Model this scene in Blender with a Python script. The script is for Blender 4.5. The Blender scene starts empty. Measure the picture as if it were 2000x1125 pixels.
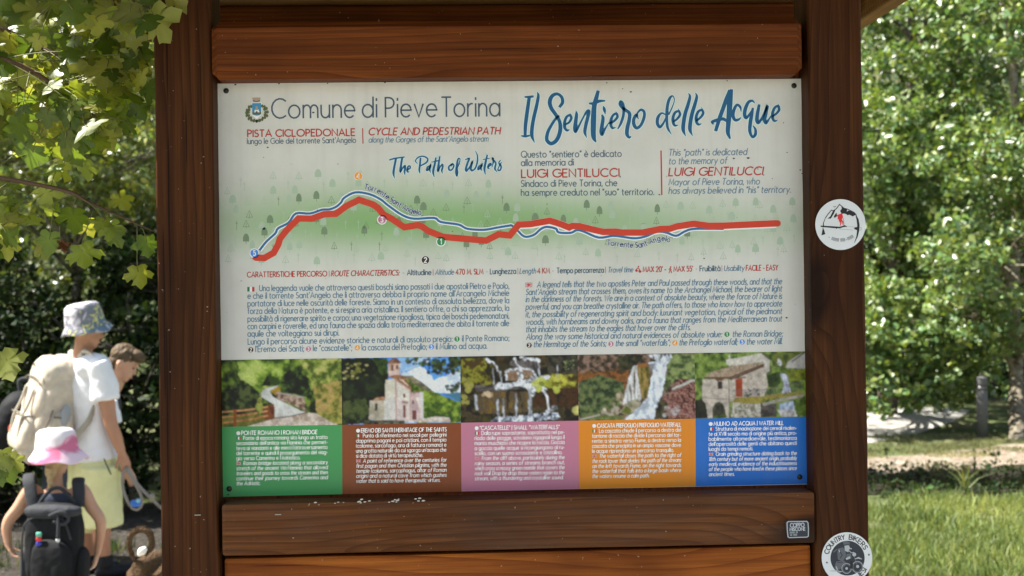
import bpy, bmesh, math, random
import numpy as np
from mathutils import Vector, Matrix, Euler, noise as mnoise
random.seed(7); RNG = np.random.default_rng(7)
SC = bpy.context.scene; COL = SC.collection
R = math.radians

# ------------------------------------------------------------------ camera
CAM = Vector((-0.130, -2.855, 1.750)); FPX = 2747.5
YAW, ROLL = -0.0434, -0.0147
_rt = Vector((math.cos(YAW), math.sin(YAW), 0)); FWD = Vector((-math.sin(YAW), math.cos(YAW), 0)); _up = Vector((0, 0, 1))
RT = math.cos(ROLL)*_rt + math.sin(ROLL)*_up; UP = -math.sin(ROLL)*_rt + math.cos(ROLL)*_up
cd = bpy.data.cameras.new('camera'); cam = bpy.data.objects.new('camera', cd); COL.objects.link(cam)
cam.matrix_world = Matrix(((RT.x, UP.x, -FWD.x, CAM.x), (RT.y, UP.y, -FWD.y, CAM.y), (RT.z, UP.z, -FWD.z, CAM.z), (0, 0, 0, 1)))
cd.sensor_width = 36; cd.lens = FPX/2000*36; cd.clip_start = 0.05; cd.clip_end = 600
cd.dof.use_dof = True; cd.dof.focus_distance = 2.86; cd.dof.aperture_fstop = 7.0
SC.camera = cam
# ------------------------------------------------------------------ sky, sun, exposure
SUN = Vector((-0.56, 0.10, 0.82)).normalized()
SC.world = bpy.data.worlds.new('World'); SC.world.use_nodes = True
nt = SC.world.node_tree; sky = nt.nodes.new('ShaderNodeTexSky'); sky.sky_type = 'NISHITA'; sky.sun_disc = False
sky.sun_elevation = math.asin(SUN.z); sky.sun_rotation = math.atan2(SUN.x, SUN.y); sky.air_density = 1.0; sky.dust_density = 1.5
mxs = nt.nodes.new('ShaderNodeMix'); mxs.data_type = 'RGBA'; mxs.blend_type = 'MULTIPLY'; mxs.inputs[0].default_value = 1.0; mxs.inputs[7].default_value = (1.0, 0.90, 0.79, 1)   # summer haze: a less blue sky
nt.links.new(sky.outputs[0], mxs.inputs[6]); nt.links.new(mxs.outputs[2], nt.nodes['Background'].inputs[0]); nt.nodes['Background'].inputs[1].default_value = 0.106
sl = bpy.data.lights.new('sun', 'SUN'); sl.energy = 5.0; sl.angle = R(0.53); sl.color = (1, 0.965, 0.90)
so = bpy.data.objects.new('sun', sl); COL.objects.link(so); so.rotation_euler = SUN.to_track_quat('Z', 'Y').to_euler()
VS = SC.view_settings; VS.view_transform = 'Standard'; VS.look = 'None'; VS.gamma = 1; VS.use_curve_mapping = False
VS.exposure = 1.5
SC.cycles.max_bounces = 8; SC.cycles.transparent_max_bounces = 8

# ------------------------------------------------------------------ helpers
def ray(px, py):
    return (FWD + RT*((px-1000)/FPX) + UP*((562.5-py)/FPX))
def at(px, py, Y):                       # where the sight line of a photo pixel meets the plane y = Y
    d = ray(px, py); return CAM + d*((Y-CAM.y)/d.y)
def atz(px, py, z):
    d = ray(px, py); return CAM + d*((z-CAM.z)/d.z)
def lin(c):
    return tuple(((v/255)/12.92 if v <= 10.31 else ((v/255+0.055)/1.055)**2.4) for v in c)
def pc(*c, k=0.74):                      # a printed colour read off the shaded board -> albedo
    w = lin((176, 174, 166)); l = lin(c); return tuple(min(0.9, l[i]/w[i]*k) for i in range(3))
def tag(o, label=None, cat=None, group=None, kind=None):
    if label: o['label'] = label
    if cat: o['category'] = cat
    if group: o['group'] = group
    if kind: o['kind'] = kind
    return o
def empty(name, loc, label, cat, group=None):
    o = bpy.data.objects.new(name, None); COL.objects.link(o); o.location = loc; o.empty_display_size = 0.1
    bpy.context.view_layer.update()
    return tag(o, label, cat, group)
def wloc(p):
    if p is None: return Vector((0, 0, 0))
    return (wloc(p.parent)+p.matrix_parent_inverse.translation if p.parent else Vector((0, 0, 0)))+Vector(p.location)
def link(name, me, mat=None, parent=None, smooth=False):
    o = bpy.data.objects.new(name, me); COL.objects.link(o)
    if mat is not None and not me.materials: me.materials.append(mat)
    if parent is not None:
        o.parent = parent; o.matrix_parent_inverse = Matrix.Translation(-wloc(parent))
    if smooth: me.polygons.foreach_set('use_smooth', [True]*len(me.polygons))
    return o
def mesh(name, verts, faces, mat, parent=None, smooth=False):
    me = bpy.data.meshes.new(name); me.from_pydata([tuple(v) for v in verts], [], faces); me.update()
    return link(name, me, mat, parent, smooth)
def fastmesh(name, V, F, mat, parent=None, col=None, smooth=False):   # V (n,3), F (m,k) uniform polygons
    V = np.asarray(V, np.float32); F = np.asarray(F, np.int32); m, k = F.shape
    me = bpy.data.meshes.new(name); me.vertices.add(len(V)); me.vertices.foreach_set('co', V.ravel())
    me.loops.add(m*k); me.loops.foreach_set('vertex_index', F.ravel())
    me.polygons.add(m); me.polygons.foreach_set('loop_start', np.arange(0, m*k, k, dtype=np.int32))
    me.update(calc_edges=True)
    if col is not None:
        ca = me.color_attributes.new('col', 'FLOAT_COLOR', 'POINT')
        c4 = np.ones((len(V), 4), np.float32); c4[:, :3] = col; ca.data.foreach_set('color', c4.ravel())
    if smooth: me.polygons.foreach_set('use_smooth', np.ones(m, bool))
    return link(name, me, mat, parent)
# --- materials
def mat(name, color=(0.5, 0.5, 0.5), rough=0.6, spec=0.5):
    m = bpy.data.materials.new(name); m.use_nodes = True; b = m.node_tree.nodes['Principled BSDF']
    b.inputs['Base Color'].default_value = (*color, 1); b.inputs['Roughness'].default_value = rough
    b.inputs['Specular IOR Level'].default_value = spec
    return m
def N(m, t): return m.node_tree.nodes.new(t)
def L(m, a, b): m.node_tree.links.new(a, b)
def BS(m): return m.node_tree.nodes['Principled BSDF']
def math_n(m, op, a, b=None, c=None):
    n = N(m, 'ShaderNodeMath'); n.operation = op
    for i, v in enumerate((a, b, c)):
        if v is None: continue
        if isinstance(v, (int, float)): n.inputs[i].default_value = v
        else: L(m, v, n.inputs[i])
    return n.outputs[0]
def ramp(m, fac, stops):
    n = N(m, 'ShaderNodeValToRGB'); e = n.color_ramp.elements
    while len(e) < len(stops): e.new(0.5)
    for k, (p, c) in enumerate(stops):
        e[k].position = p; e[k].color = (*c, 1) if len(c) == 3 else c
    L(m, fac, n.inputs[0]); return n.outputs[0]
def mixc(m, f, a, b, mode='MIX'):
    n = N(m, 'ShaderNodeMix'); n.data_type = 'RGBA'; n.blend_type = mode
    if isinstance(f, (int, float)): n.inputs[0].default_value = f
    else: L(m, f, n.inputs[0])
    for i, v in ((6, a), (7, b)):
        if isinstance(v, tuple): n.inputs[i].default_value = (*v[:3], 1)
        else: L(m, v, n.inputs[i])
    return n.outputs[2]
def noise_n(m, vec, scale, detail=3, rough=0.55, dist=0):
    n = N(m, 'ShaderNodeTexNoise'); n.inputs['Scale'].default_value = scale; n.inputs['Detail'].default_value = detail
    n.inputs['Roughness'].default_value = rough; n.inputs['Distortion'].default_value = dist
    if vec is not None: L(m, vec, n.inputs['Vector'])
    return n.outputs['Fac']
def objco(m, scale=(1, 1, 1), rnd=True):
    tc = N(m, 'ShaderNodeTexCoord'); mp = N(m, 'ShaderNodeMapping'); mp.inputs['Scale'].default_value = scale
    L(m, tc.outputs['Object'], mp.inputs['Vector'])
    if rnd:
        oi = N(m, 'ShaderNodeObjectInfo'); v = N(m, 'ShaderNodeVectorMath'); v.operation = 'SCALE'
        v.inputs[0].default_value = (37.0, 91.0, 53.0); L(m, oi.outputs['Random'], v.inputs['Scale'])
        a = N(m, 'ShaderNodeVectorMath'); a.operation = 'ADD'; L(m, mp.outputs[0], a.inputs[0]); L(m, v.outputs[0], a.inputs[1])
        return a.outputs[0]
    return mp.outputs[0]
def bump(m, h, strength=0.3, dist=0.01):
    n = N(m, 'ShaderNodeBump'); n.inputs['Strength'].default_value = strength; n.inputs['Distance'].default_value = dist
    L(m, h, n.inputs['Height']); L(m, n.outputs[0], BS(m).inputs['Normal'])
def wood(name, axis, dark, mid, light, rough=0.5, rings=16, weather=0.0, lines=75):
    m = mat(name, mid, rough, 0.12)
    def s(a, p): v = [p, p, p]; v[axis] = a; return tuple(v)
    low = noise_n(m, objco(m, s(0.9, 6)), 1.0, 1.5, 0.4)
    vo = N(m, 'ShaderNodeTexVoronoi'); vo.inputs['Scale'].default_value = 1; vo.feature = 'SMOOTH_F1'; L(m, objco(m, s(1.9, 5.0)), vo.inputs['Vector'])
    kn = math_n(m, 'SUBTRACT', 1.0, math_n(m, 'MULTIPLY', vo.outputs['Distance'], 2.6)); kn = math_n(m, 'MAXIMUM', kn, 0.0)
    kn2 = math_n(m, 'POWER', kn, 2.0)
    sx_ = N(m, 'ShaderNodeSeparateXYZ'); L(m, objco(m, (1, 1, 1)), sx_.inputs[0]); pp = math_n(m, 'ADD', sx_.outputs['Z' if axis == 0 else 'X'], math_n(m, 'MULTIPLY', sx_.outputs['Y'], .7))
    f = math_n(m, 'ADD', math_n(m, 'ADD', math_n(m, 'MULTIPLY', low, rings), math_n(m, 'MULTIPLY', pp, lines)), math_n(m, 'MULTIPLY', kn2, 3.6))
    g = math_n(m, 'FRACT', f)                                        # late-wood lines: slow rise, sharp drop
    g = math_n(m, 'POWER', g, 2.2)
    fib = noise_n(m, objco(m, s(5, 190)), 1.0, 2, 0.6); fine = noise_n(m, objco(m, s(0.8, 60)), 1.0, 3, 0.6)
    blot = noise_n(m, objco(m, s(2.2, 5)), 1.0, 3, 0.6)
    c = mixc(m, g, light, mid)
    c = mixc(m, math_n(m, 'MULTIPLY', math_n(m, 'POWER', g, 3.0), 0.42), c, dark)
    c = mixc(m, ramp(m, fib, [(0.35, (0, 0, 0)), (0.75, (0.6, 0.6, 0.6))]), c, dark)
    c = mixc(m, ramp(m, fine, [(0.38, (0, 0, 0)), (0.68, (0.8, 0.8, 0.8))]), c, tuple(.5*(dark[i]+mid[i]) for i in range(3)))
    c = mixc(m, ramp(m, blot, [(0.42, (0, 0, 0)), (0.72, (0.75, 0.75, 0.75))]), c, dark)
    c = mixc(m, ramp(m, kn, [(0.62, (0, 0, 0)), (0.8, (0.85, 0.85, 0.85))]), c, tuple(v*0.45 for v in dark))
    crk = noise_n(m, objco(m, s(1.3, 75)), 1.0, 2, 0.5)
    c = mixc(m, ramp(m, crk, [(0.70, (0, 0, 0)), (0.73, (0.85, 0.85, 0.85))]), c, tuple(v*0.35 for v in dark))
    spk = noise_n(m, objco(m, (1, 1, 1)), 150, 1, 0.5)
    c = mixc(m, ramp(m, spk, [(0.775, (0, 0, 0)), (0.80, (0.6, 0.6, 0.6))]), c, (0.42, 0.34, 0.26))
    if weather:
        wz = noise_n(m, objco(m, s(3, 14)), 1, 4, 0.65)
        c = mixc(m, ramp(m, wz, [(0.4, (0, 0, 0)), (0.7, (weather,)*3)]), c, (0.10, 0.095, 0.085))
    L(m, c, BS(m).inputs['Base Color'])
    bump(m, math_n(m, 'ADD', math_n(m, 'MULTIPLY', g, 0.6), fib), 0.22, 0.004)
    return m
def beam(name, x0, x1, y0, y1, z0, z1, m, parent=None, bev=0.006, seg=2, wob=0.0):
    bm = bmesh.new(); bmesh.ops.create_cube(bm, size=1)
    for v in bm.verts: v.co = Vector(((x0+x1)/2+v.co.x*(x1-x0), (y0+y1)/2+v.co.y*(y1-y0), (z0+z1)/2+v.co.z*(z1-z0)))
    if bev: bmesh.ops.bevel(bm, geom=bm.edges[:], offset=bev, segments=seg, profile=0.6, affect='EDGES')
    if wob:
        ax = max(range(3), key=lambda a: (x1-x0, y1-y0, z1-z0)[a])
        ln = [e for e in bm.edges if abs(e.verts[0].co[ax]-e.verts[1].co[ax]) > 0.2]
        bmesh.ops.subdivide_edges(bm, edges=ln, cuts=24)
        for v in bm.verts:
            d = mnoise.noise_vector(Vector((x0*7+v.co.x*3, y0*5+v.co.y*3, z0*3+v.co.z*3))*2.2)*wob; d[ax] = 0; v.co += d
    me = bpy.data.meshes.new(name); bm.to_mesh(me); bm.free()
    return link(name, me, m, parent)
def smoothpath(P, n=6):                   # Catmull-Rom through rows of P
    P = np.asarray(P, float)
    if len(P) < 3: return P
    Q = np.vstack([2*P[0]-P[1], P, 2*P[-1]-P[-2]]); out = []
    for i in range(1, len(Q)-2):
        p0, p1, p2, p3 = Q[i-1], Q[i], Q[i+1], Q[i+2]
        for t in np.linspace(0, 1, n, endpoint=False):
            out.append(0.5*((2*p1)+(-p0+p2)*t+(2*p0-5*p1+4*p2-p3)*t*t+(-p0+3*p1-3*p2+p3)*t**3))
    out.append(P[-1]); return np.array(out)
def tubes(name, paths, mat_, parent=None, ns=8, smooth=True):        # paths: list of (points, radii) -> one mesh
    V, F = [], []
    for P, rad in paths:
        P = np.asarray(P, float); n = len(P); rad = np.broadcast_to(np.asarray(rad, float), (n,))
        T = np.gradient(P, axis=0); T /= np.linalg.norm(T, axis=1)[:, None]+1e-9
        u = np.array([0.13, 0.97, 0.2]) if abs(T[0][1]) < 0.8 else np.array([1.0, 0.1, 0.1]); b0 = len(V)
        for i in range(n):
            u = u-T[i]*(u@T[i]); u /= np.linalg.norm(u)+1e-9; w = np.cross(T[i], u)
            for k in range(ns):
                a = 2*math.pi*k/ns; V.append(P[i]+rad[i]*(math.cos(a)*u+math.sin(a)*w))
        for i in range(n-1):
            for k in range(ns):
                k2 = (k+1) % ns; F.append((b0+i*ns+k, b0+i*ns+k2, b0+(i+1)*ns+k2, b0+(i+1)*ns+k))
        F.append(tuple(b0+k for k in range(ns))[::-1]); F.append(tuple(b0+(n-1)*ns+k for k in range(ns)))
    return mesh(name, V, F, mat_, parent, smooth)
# ================================================================== the wooden board frame
W_post = wood('stained_post', 2, (0.0180, 0.0050, 0.0014), (0.0572, 0.0168, 0.0040), (0.1053, 0.0361, 0.0088), 0.6, 9, 0.0, 42)
W_rail = wood('stained_rail', 0, (0.0422, 0.0097, 0.0021), (0.1320, 0.0323, 0.0060), (0.2288, 0.0647, 0.0121), 0.6, 6)
W_low = wood('weathered_rail', 0, (0.0370, 0.0125, 0.0041), (0.1232, 0.0397, 0.0106), (0.1892, 0.0684, 0.0194), 0.65, 7, 0.22, 50)
W_plank = wood('orange_plank', 0, (0.09, 0.021, 0.004), (0.30, 0.076, 0.0115), (0.44, 0.135, 0.021), 0.6, 9, 0.0, 22)
W_back = wood('red_backing', 2, (0.0440, 0.0092, 0.0029), (0.1672, 0.0351, 0.0077), (0.2112, 0.0480, 0.0116), 0.55, 10)
W_roof = wood('roof_planks', 0, (0.045, 0.018, 0.006), (0.125, 0.052, 0.016), (0.20, 0.09, 0.029), 0.65, 10)
W_side = wood('roof_side', 1, (0.07, 0.03, 0.011), (0.24, 0.105, 0.035), (0.36, 0.18, 0.065), 0.65, 10)
M_roofing = mat('roof_felt', (0.05, 0.045, 0.04), 0.9)
PZ = 1.7545; PW, PH = 1.189, 0.8315
kiosk = empty('notice_board', (0, 0, 0), 'brown stained wooden notice board with two square posts, rails and a small plank roof', 'notice board')
YF = -0.060
def X(px, Y=YF, py=562): return at(px, py, Y).x
def Z(py, Y=YF, px=1000): return at(px, py, Y).z
xl0, xl1 = X(306.5), X(420.5); xr0, xr1 = X(1585), X(1691)
beam('post', xl0, xl1, YF, 0.056, -0.06, 2.435, W_post, kiosk, 0.009, 3, 0.0016)
beam('post', xr0, xr1, YF, 0.056, -0.06, 2.435, W_post, kiosk, 0.009, 3, 0.0016)
beam('top_rail', X(412, -0.07, 90), X(1568, -0.07, 90), -0.072, 0.0035, Z(149, -.07), Z(38.5, -.07), W_rail, kiosk, 0.0125, 1, 0.0010)
beam('bottom_rail', X(433, -.066, 1020), X(1592, -.066, 1020), -0.068, 0.0035, Z(1074, -.066), Z(973, -.066), W_low, kiosk, 0.007, 2, 0.0012)
beam('lower_plank', xl1+0.006, xr0-0.004, -0.040, 0.0, Z(1074, -.04)-0.155, Z(1074, -.04)-0.004, W_plank, kiosk, 0.006, 2, 0.0012)
beam('lower_plank', xl1+0.006, xr0-0.004, -0.040, 0.0, Z(1074, -.04)-0.315, Z(1074, -.04)-0.163, W_plank, kiosk, 0.006, 2, 0.0012)
nb = 11; bw = (xr0-xl1-0.002)/nb
for k in range(nb):
    beam('backing_board', xl1+0.001+k*bw+0.0002, xl1+0.001+(k+1)*bw-0.0002, 0.0045, 0.024, 0.95, Z(60, 0.01), W_back, kiosk, 0.002, 1)
for s in (-1, 1):
    beam('side_beam', min(s*.955, s*1.0), max(s*.955, s*1.0), -0.72, 0.985, 2.440, 2.535, W_side, kiosk, 0.005)
beam('cross_beam', -0.9535, 0.9535, 0.80, 0.86, 2.438, 2.4875, W_rail, kiosk, 0.004)
beam('cross_beam', -0.9535, 0.9535, -0.64, -0.58, 2.438, 2.4875, W_rail, kiosk, 0.004)
beam('fascia', -0.9535, 0.9535, 0.965, 0.99, 2.428, 2.4865, W_roof, kiosk, 0.003)
beam('post_cap', -0.9535, 0.9535, -0.045, 0.045, 2.4365, 2.4875, W_rail, kiosk, 0.004)
k = -0.72
while k < 0.96:
    beam('roof_plank', -0.9535, 0.9535, k+0.003, min(k+0.128, 0.99), 2.489, 2.511, W_roof, kiosk, 0.003, 1); k += 0.131
zr = 2.78
V = []
for xx in (-1.04, 1.04):
    V += [(xx, -0.80, 2.537), (xx, 0.13, zr), (xx, 1.06, 2.537), (xx, -0.80, 2.557), (xx, 0.13, zr+0.025), (xx, 1.06, 2.557)]
F = [(0, 1, 7, 6), (1, 2, 8, 7), (9, 10, 4, 3), (10, 11, 5, 4), (0, 6, 9, 3), (2, 5, 11, 8), (0, 3, 4, 1), (1, 4, 5, 2), (6, 7, 10, 9), (7, 8, 11, 10)]
mesh('roof', V, F, M_roofing, kiosk)
M_drop = mat('bird_dropping', (.55, .53, .48), .8); rg = random.Random(3)
for (px, py, n) in ((668, 981, 3), (712, 979, 6), (768, 978, 6), (815, 976, 4), (610, 984, 2)):
    bm = bmesh.new()
    for k in range(n):
        c = at(px+rg.uniform(-14, 14), py+rg.uniform(-4, 3), -.0672); r_ = rg.uniform(.0010, .0024); M4 = Matrix.Translation(c) @ Matrix.Diagonal((r_*1.7, .0007, r_*.7, 1)); bmesh.ops.create_icosphere(bm, subdivisions=1, radius=1, matrix=M4)
    me = bpy.data.meshes.new('dropping'); bm.to_mesh(me); bm.free(); link('dropping', me, M_drop, kiosk)
M_steel = mat('dull_steel', (0.35, 0.34, 0.33), 0.35); BS(M_steel).inputs['Metallic'].default_value = 0.9
for (px, py, Y) in ((386, 1006, YF-.001), (543, 1005, -.0695)):
    c = at(px, py, Y); beam('staple', c.x-.006, c.x+.006, Y-0.001, Y+.002, c.z-.0008, c.z+.0008, M_steel, kiosk, 0)
# ================================================================== lettering: a stroke alphabet
GL = {
'A': (.74, 'L0 0 .37 1 .74 0;L.13 .32 .61 .32'), 'B': (.5, 'L0 0 0 1 .2 1 A.22 .76 .24 .24 90 -90 L0 .52;L.2 .52 A.24 .26 .27 .26 90 -90 L0 0'),
'C': (.74, 'A.46 .5 .46 .5 48 312'), 'D': (.66, 'L0 0 0 1 .2 1 A.2 .5 .46 .5 90 -90 L0 0'), 'E': (.46, 'L.46 1 0 1 0 0 .46 0;L0 .52 .4 .52'),
'F': (.44, 'L.44 1 0 1 0 0;L0 .52 .38 .52'), 'G': (.82, 'A.47 .5 .47 .5 45 360 L.56 .5'), 'H': (.62, 'L0 0 0 1;L.62 0 .62 1;L0 .52 .62 .52'),
'I': (0, 'L0 0 0 1'), 'J': (.3, 'L.3 1 .3 .2 A.12 .2 .18 .2 0 -110'), 'K': (.58, 'L0 0 0 1;L.54 1 .03 .5;L.14 .6 .58 0'), 'L': (.42, 'L0 1 0 0 .42 0'),
'M': (.82, 'L0 0 .1 1 .41 .2 .72 1 .82 0'), 'N': (.66, 'L0 0 0 1 .66 0 .66 1'), 'O': (.94, 'A.47 .5 .47 .5 0 360'), 'P': (.48, 'L0 0 0 1 .2 1 A.2 .73 .27 .27 90 -90 L0 .46'),
'Q': (.94, 'A.47 .5 .47 .5 0 360;L.55 .24 .86 -.06'), 'R': (.52, 'L0 0 0 1 .2 1 A.2 .74 .26 .26 90 -90 L0 .48;L.2 .48 .52 0'),
'S': (.46, 'A.24 .75 .21 .25 35 270 A.23 .26 .24 .25 90 -145'), 'T': (.54, 'L0 1 .54 1;L.27 1 .27 0'), 'U': (.62, 'L0 1 0 .31 A.31 .31 .31 .31 180 360 L.62 1'),
'V': (.72, 'L0 1 .36 0 .72 1'), 'W': (1.0, 'L0 1 .26 0 .5 .92 .74 0 1 1'), 'X': (.62, 'L0 0 .6 1;L0 1 .62 0'), 'Y': (.6, 'L0 1 .3 .48 .6 1;L.3 .48 .3 0'), 'Z': (.58, 'L0 1 .56 1 0 0 .58 0'),
'a': (.58, 'A.29 .33 .29 .33 0 360;L.58 .66 .58 0'), 'b': (.58, 'L0 1.05 0 0;A.29 .33 .29 .33 0 360'), 'c': (.48, 'A.3 .33 .3 .33 48 312'),
'd': (.58, 'A.29 .33 .29 .33 0 360;L.58 1.05 .58 0'), 'e': (.56, 'L.03 .35 .56 .35 A.28 .33 .28 .33 3 315'), 'f': (.32, 'L.13 0 .13 .8 A.31 .82 .18 .22 180 75;L0 .64 .32 .64'),
'g': (.58, 'A.29 .33 .29 .33 0 360;L.58 .66 .58 -.05 A.29 -.05 .29 .25 0 -145'), 'h': (.46, 'L0 0 0 1.05;L0 .4 A.23 .4 .23 .26 180 0 L.46 0'),
'i': (0, 'L0 0 0 .66;L0 .85 0 .97'), 'j': (.1, 'L.1 .66 .1 -.12 A-.06 -.12 .16 .16 0 -90;L.1 .85 .1 .97'), 'k': (.44, 'L0 0 0 1.05;L.42 .66 .02 .3;L.14 .41 .44 0'), 'l': (0, 'L0 0 0 1.05'),
'm': (.8, 'L0 0 0 .66;L0 .42 A.2 .42 .2 .24 180 0 L.4 0;L.4 .42 A.6 .42 .2 .24 180 0 L.8 0'), 'n': (.46, 'L0 0 0 .66;L0 .4 A.23 .4 .23 .26 180 0 L.46 0'),
'o': (.62, 'A.31 .33 .31 .33 0 360'), 'p': (.58, 'L0 .66 0 -.3;A.29 .33 .29 .33 0 360'), 'q': (.58, 'L.58 .66 .58 -.3;A.29 .33 .29 .33 0 360'),
'r': (.28, 'L0 0 0 .66;L0 .38 A.24 .38 .24 .28 180 80'), 's': (.36, 'A.19 .49 .165 .165 38 270 A.18 .165 .185 .165 90 -142'), 't': (.32, 'L.12 .9 .12 .16 A.27 .16 .15 .16 180 285;L0 .64 .32 .64'),
'u': (.46, 'L0 .66 0 .26 A.23 .26 .23 .26 180 360;L.46 .66 .46 0'), 'v': (.48, 'L0 .66 .24 0 .48 .66'), 'w': (.74, 'L0 .66 .19 0 .37 .62 .55 0 .74 .66'), 'x': (.44, 'L0 0 .43 .66;L.01 .66 .44 0'),
'y': (.5, 'L0 .66 .26 .03;L.5 .66 .15 -.3'), 'z': (.42, 'L.02 .66 .4 .66 0 0 .42 0'),
'0': (.56, 'A.28 .5 .28 .5 0 360'), '1': (.2, 'L0 .82 .2 1 .2 0'), '2': (.52, 'A.26 .72 .25 .28 165 -25 L0 0 .52 0'), '3': (.5, 'A.23 .76 .21 .24 150 -90 A.23 .26 .26 .26 90 -150'),
'4': (.58, 'L.44 0 .44 1 0 .28 .58 .28'), '5': (.5, 'L.44 1 .1 1 .06 .58 A.23 .33 .27 .33 125 -140'), '7': (.5, 'L0 1 .5 1 .14 0'), '8': (.5, 'A.25 .75 .21 .25 0 360;A.25 .26 .25 .26 0 360'), '6': (.5, 'A.25 .28 .25 .28 0 360;L.02 .36 .36 1'),
'.': (.02, 'L.01 -.02 .01 .1'), ',': (.04, 'L.05 .1 0 -.14'), ':': (.02, 'L.01 -.02 .01 .1;L.01 .52 .01 .64'), ';': (.04, 'L.05 .1 0 -.14;L.05 .52 .05 .64'), "'": (.04, 'L.04 1.03 0 .78'),
'"': (.2, 'L.05 1.0 0 .76;L.2 1.0 .15 .76'), '|': (0, 'L0 -.12 0 1.08'), '-': (.28, 'L0 .36 .28 .36'), '(': (.18, 'A.4 .42 .4 .66 140 220'), ')': (.18, 'A-.22 .42 .4 .66 40 -40'),
'*': (.14, 'L0 .42 .14 .42'), '&': (.6, 'A.3 .5 .3 .5 0 360'),
}
for ch, b in (('\u00e8', 'e'), ('\u00e0', 'a'), ('\u00f2', 'o'), ('\u00f9', 'u')):
    w_, s_ = GL[b]; GL[ch] = (w_, s_+';L%.2f 1.0 %.2f .8' % (w_/2-.1, w_/2+.06))
_gc = {}
def glyph(ch):
    if ch in _gc: return _gc[ch]
    w, s = GL.get(ch, (.3, '')); out = []
    for st in s.split(';'):
        P = []
        for seg in st.replace('L', '|L ').replace('A', '|A ').split('|'):
            t = seg.split()
            if not t: continue
            v = [float(q) for q in t[1:]]
            if t[0] == 'L': P += [(v[i], v[i+1]) for i in range(0, len(v), 2)]
            else:
                cx, cy, rx, ry, a0, a1 = v; n = max(4, int(abs(a1-a0)/24))
                P += [(cx+rx*math.cos(R(a0+(a1-a0)*i/n)), cy+ry*math.sin(R(a0+(a1-a0)*i/n))) for i in range(n+1)]
        Q = [P[0]] if P else []
        for p in P[1:]:
            if abs(p[0]-Q[-1][0])+abs(p[1]-Q[-1][1]) > 1e-4: Q.append(p)
        if len(Q) > 1: out.append(np.array(Q))
    _gc[ch] = (w, out); return _gc[ch]
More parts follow.
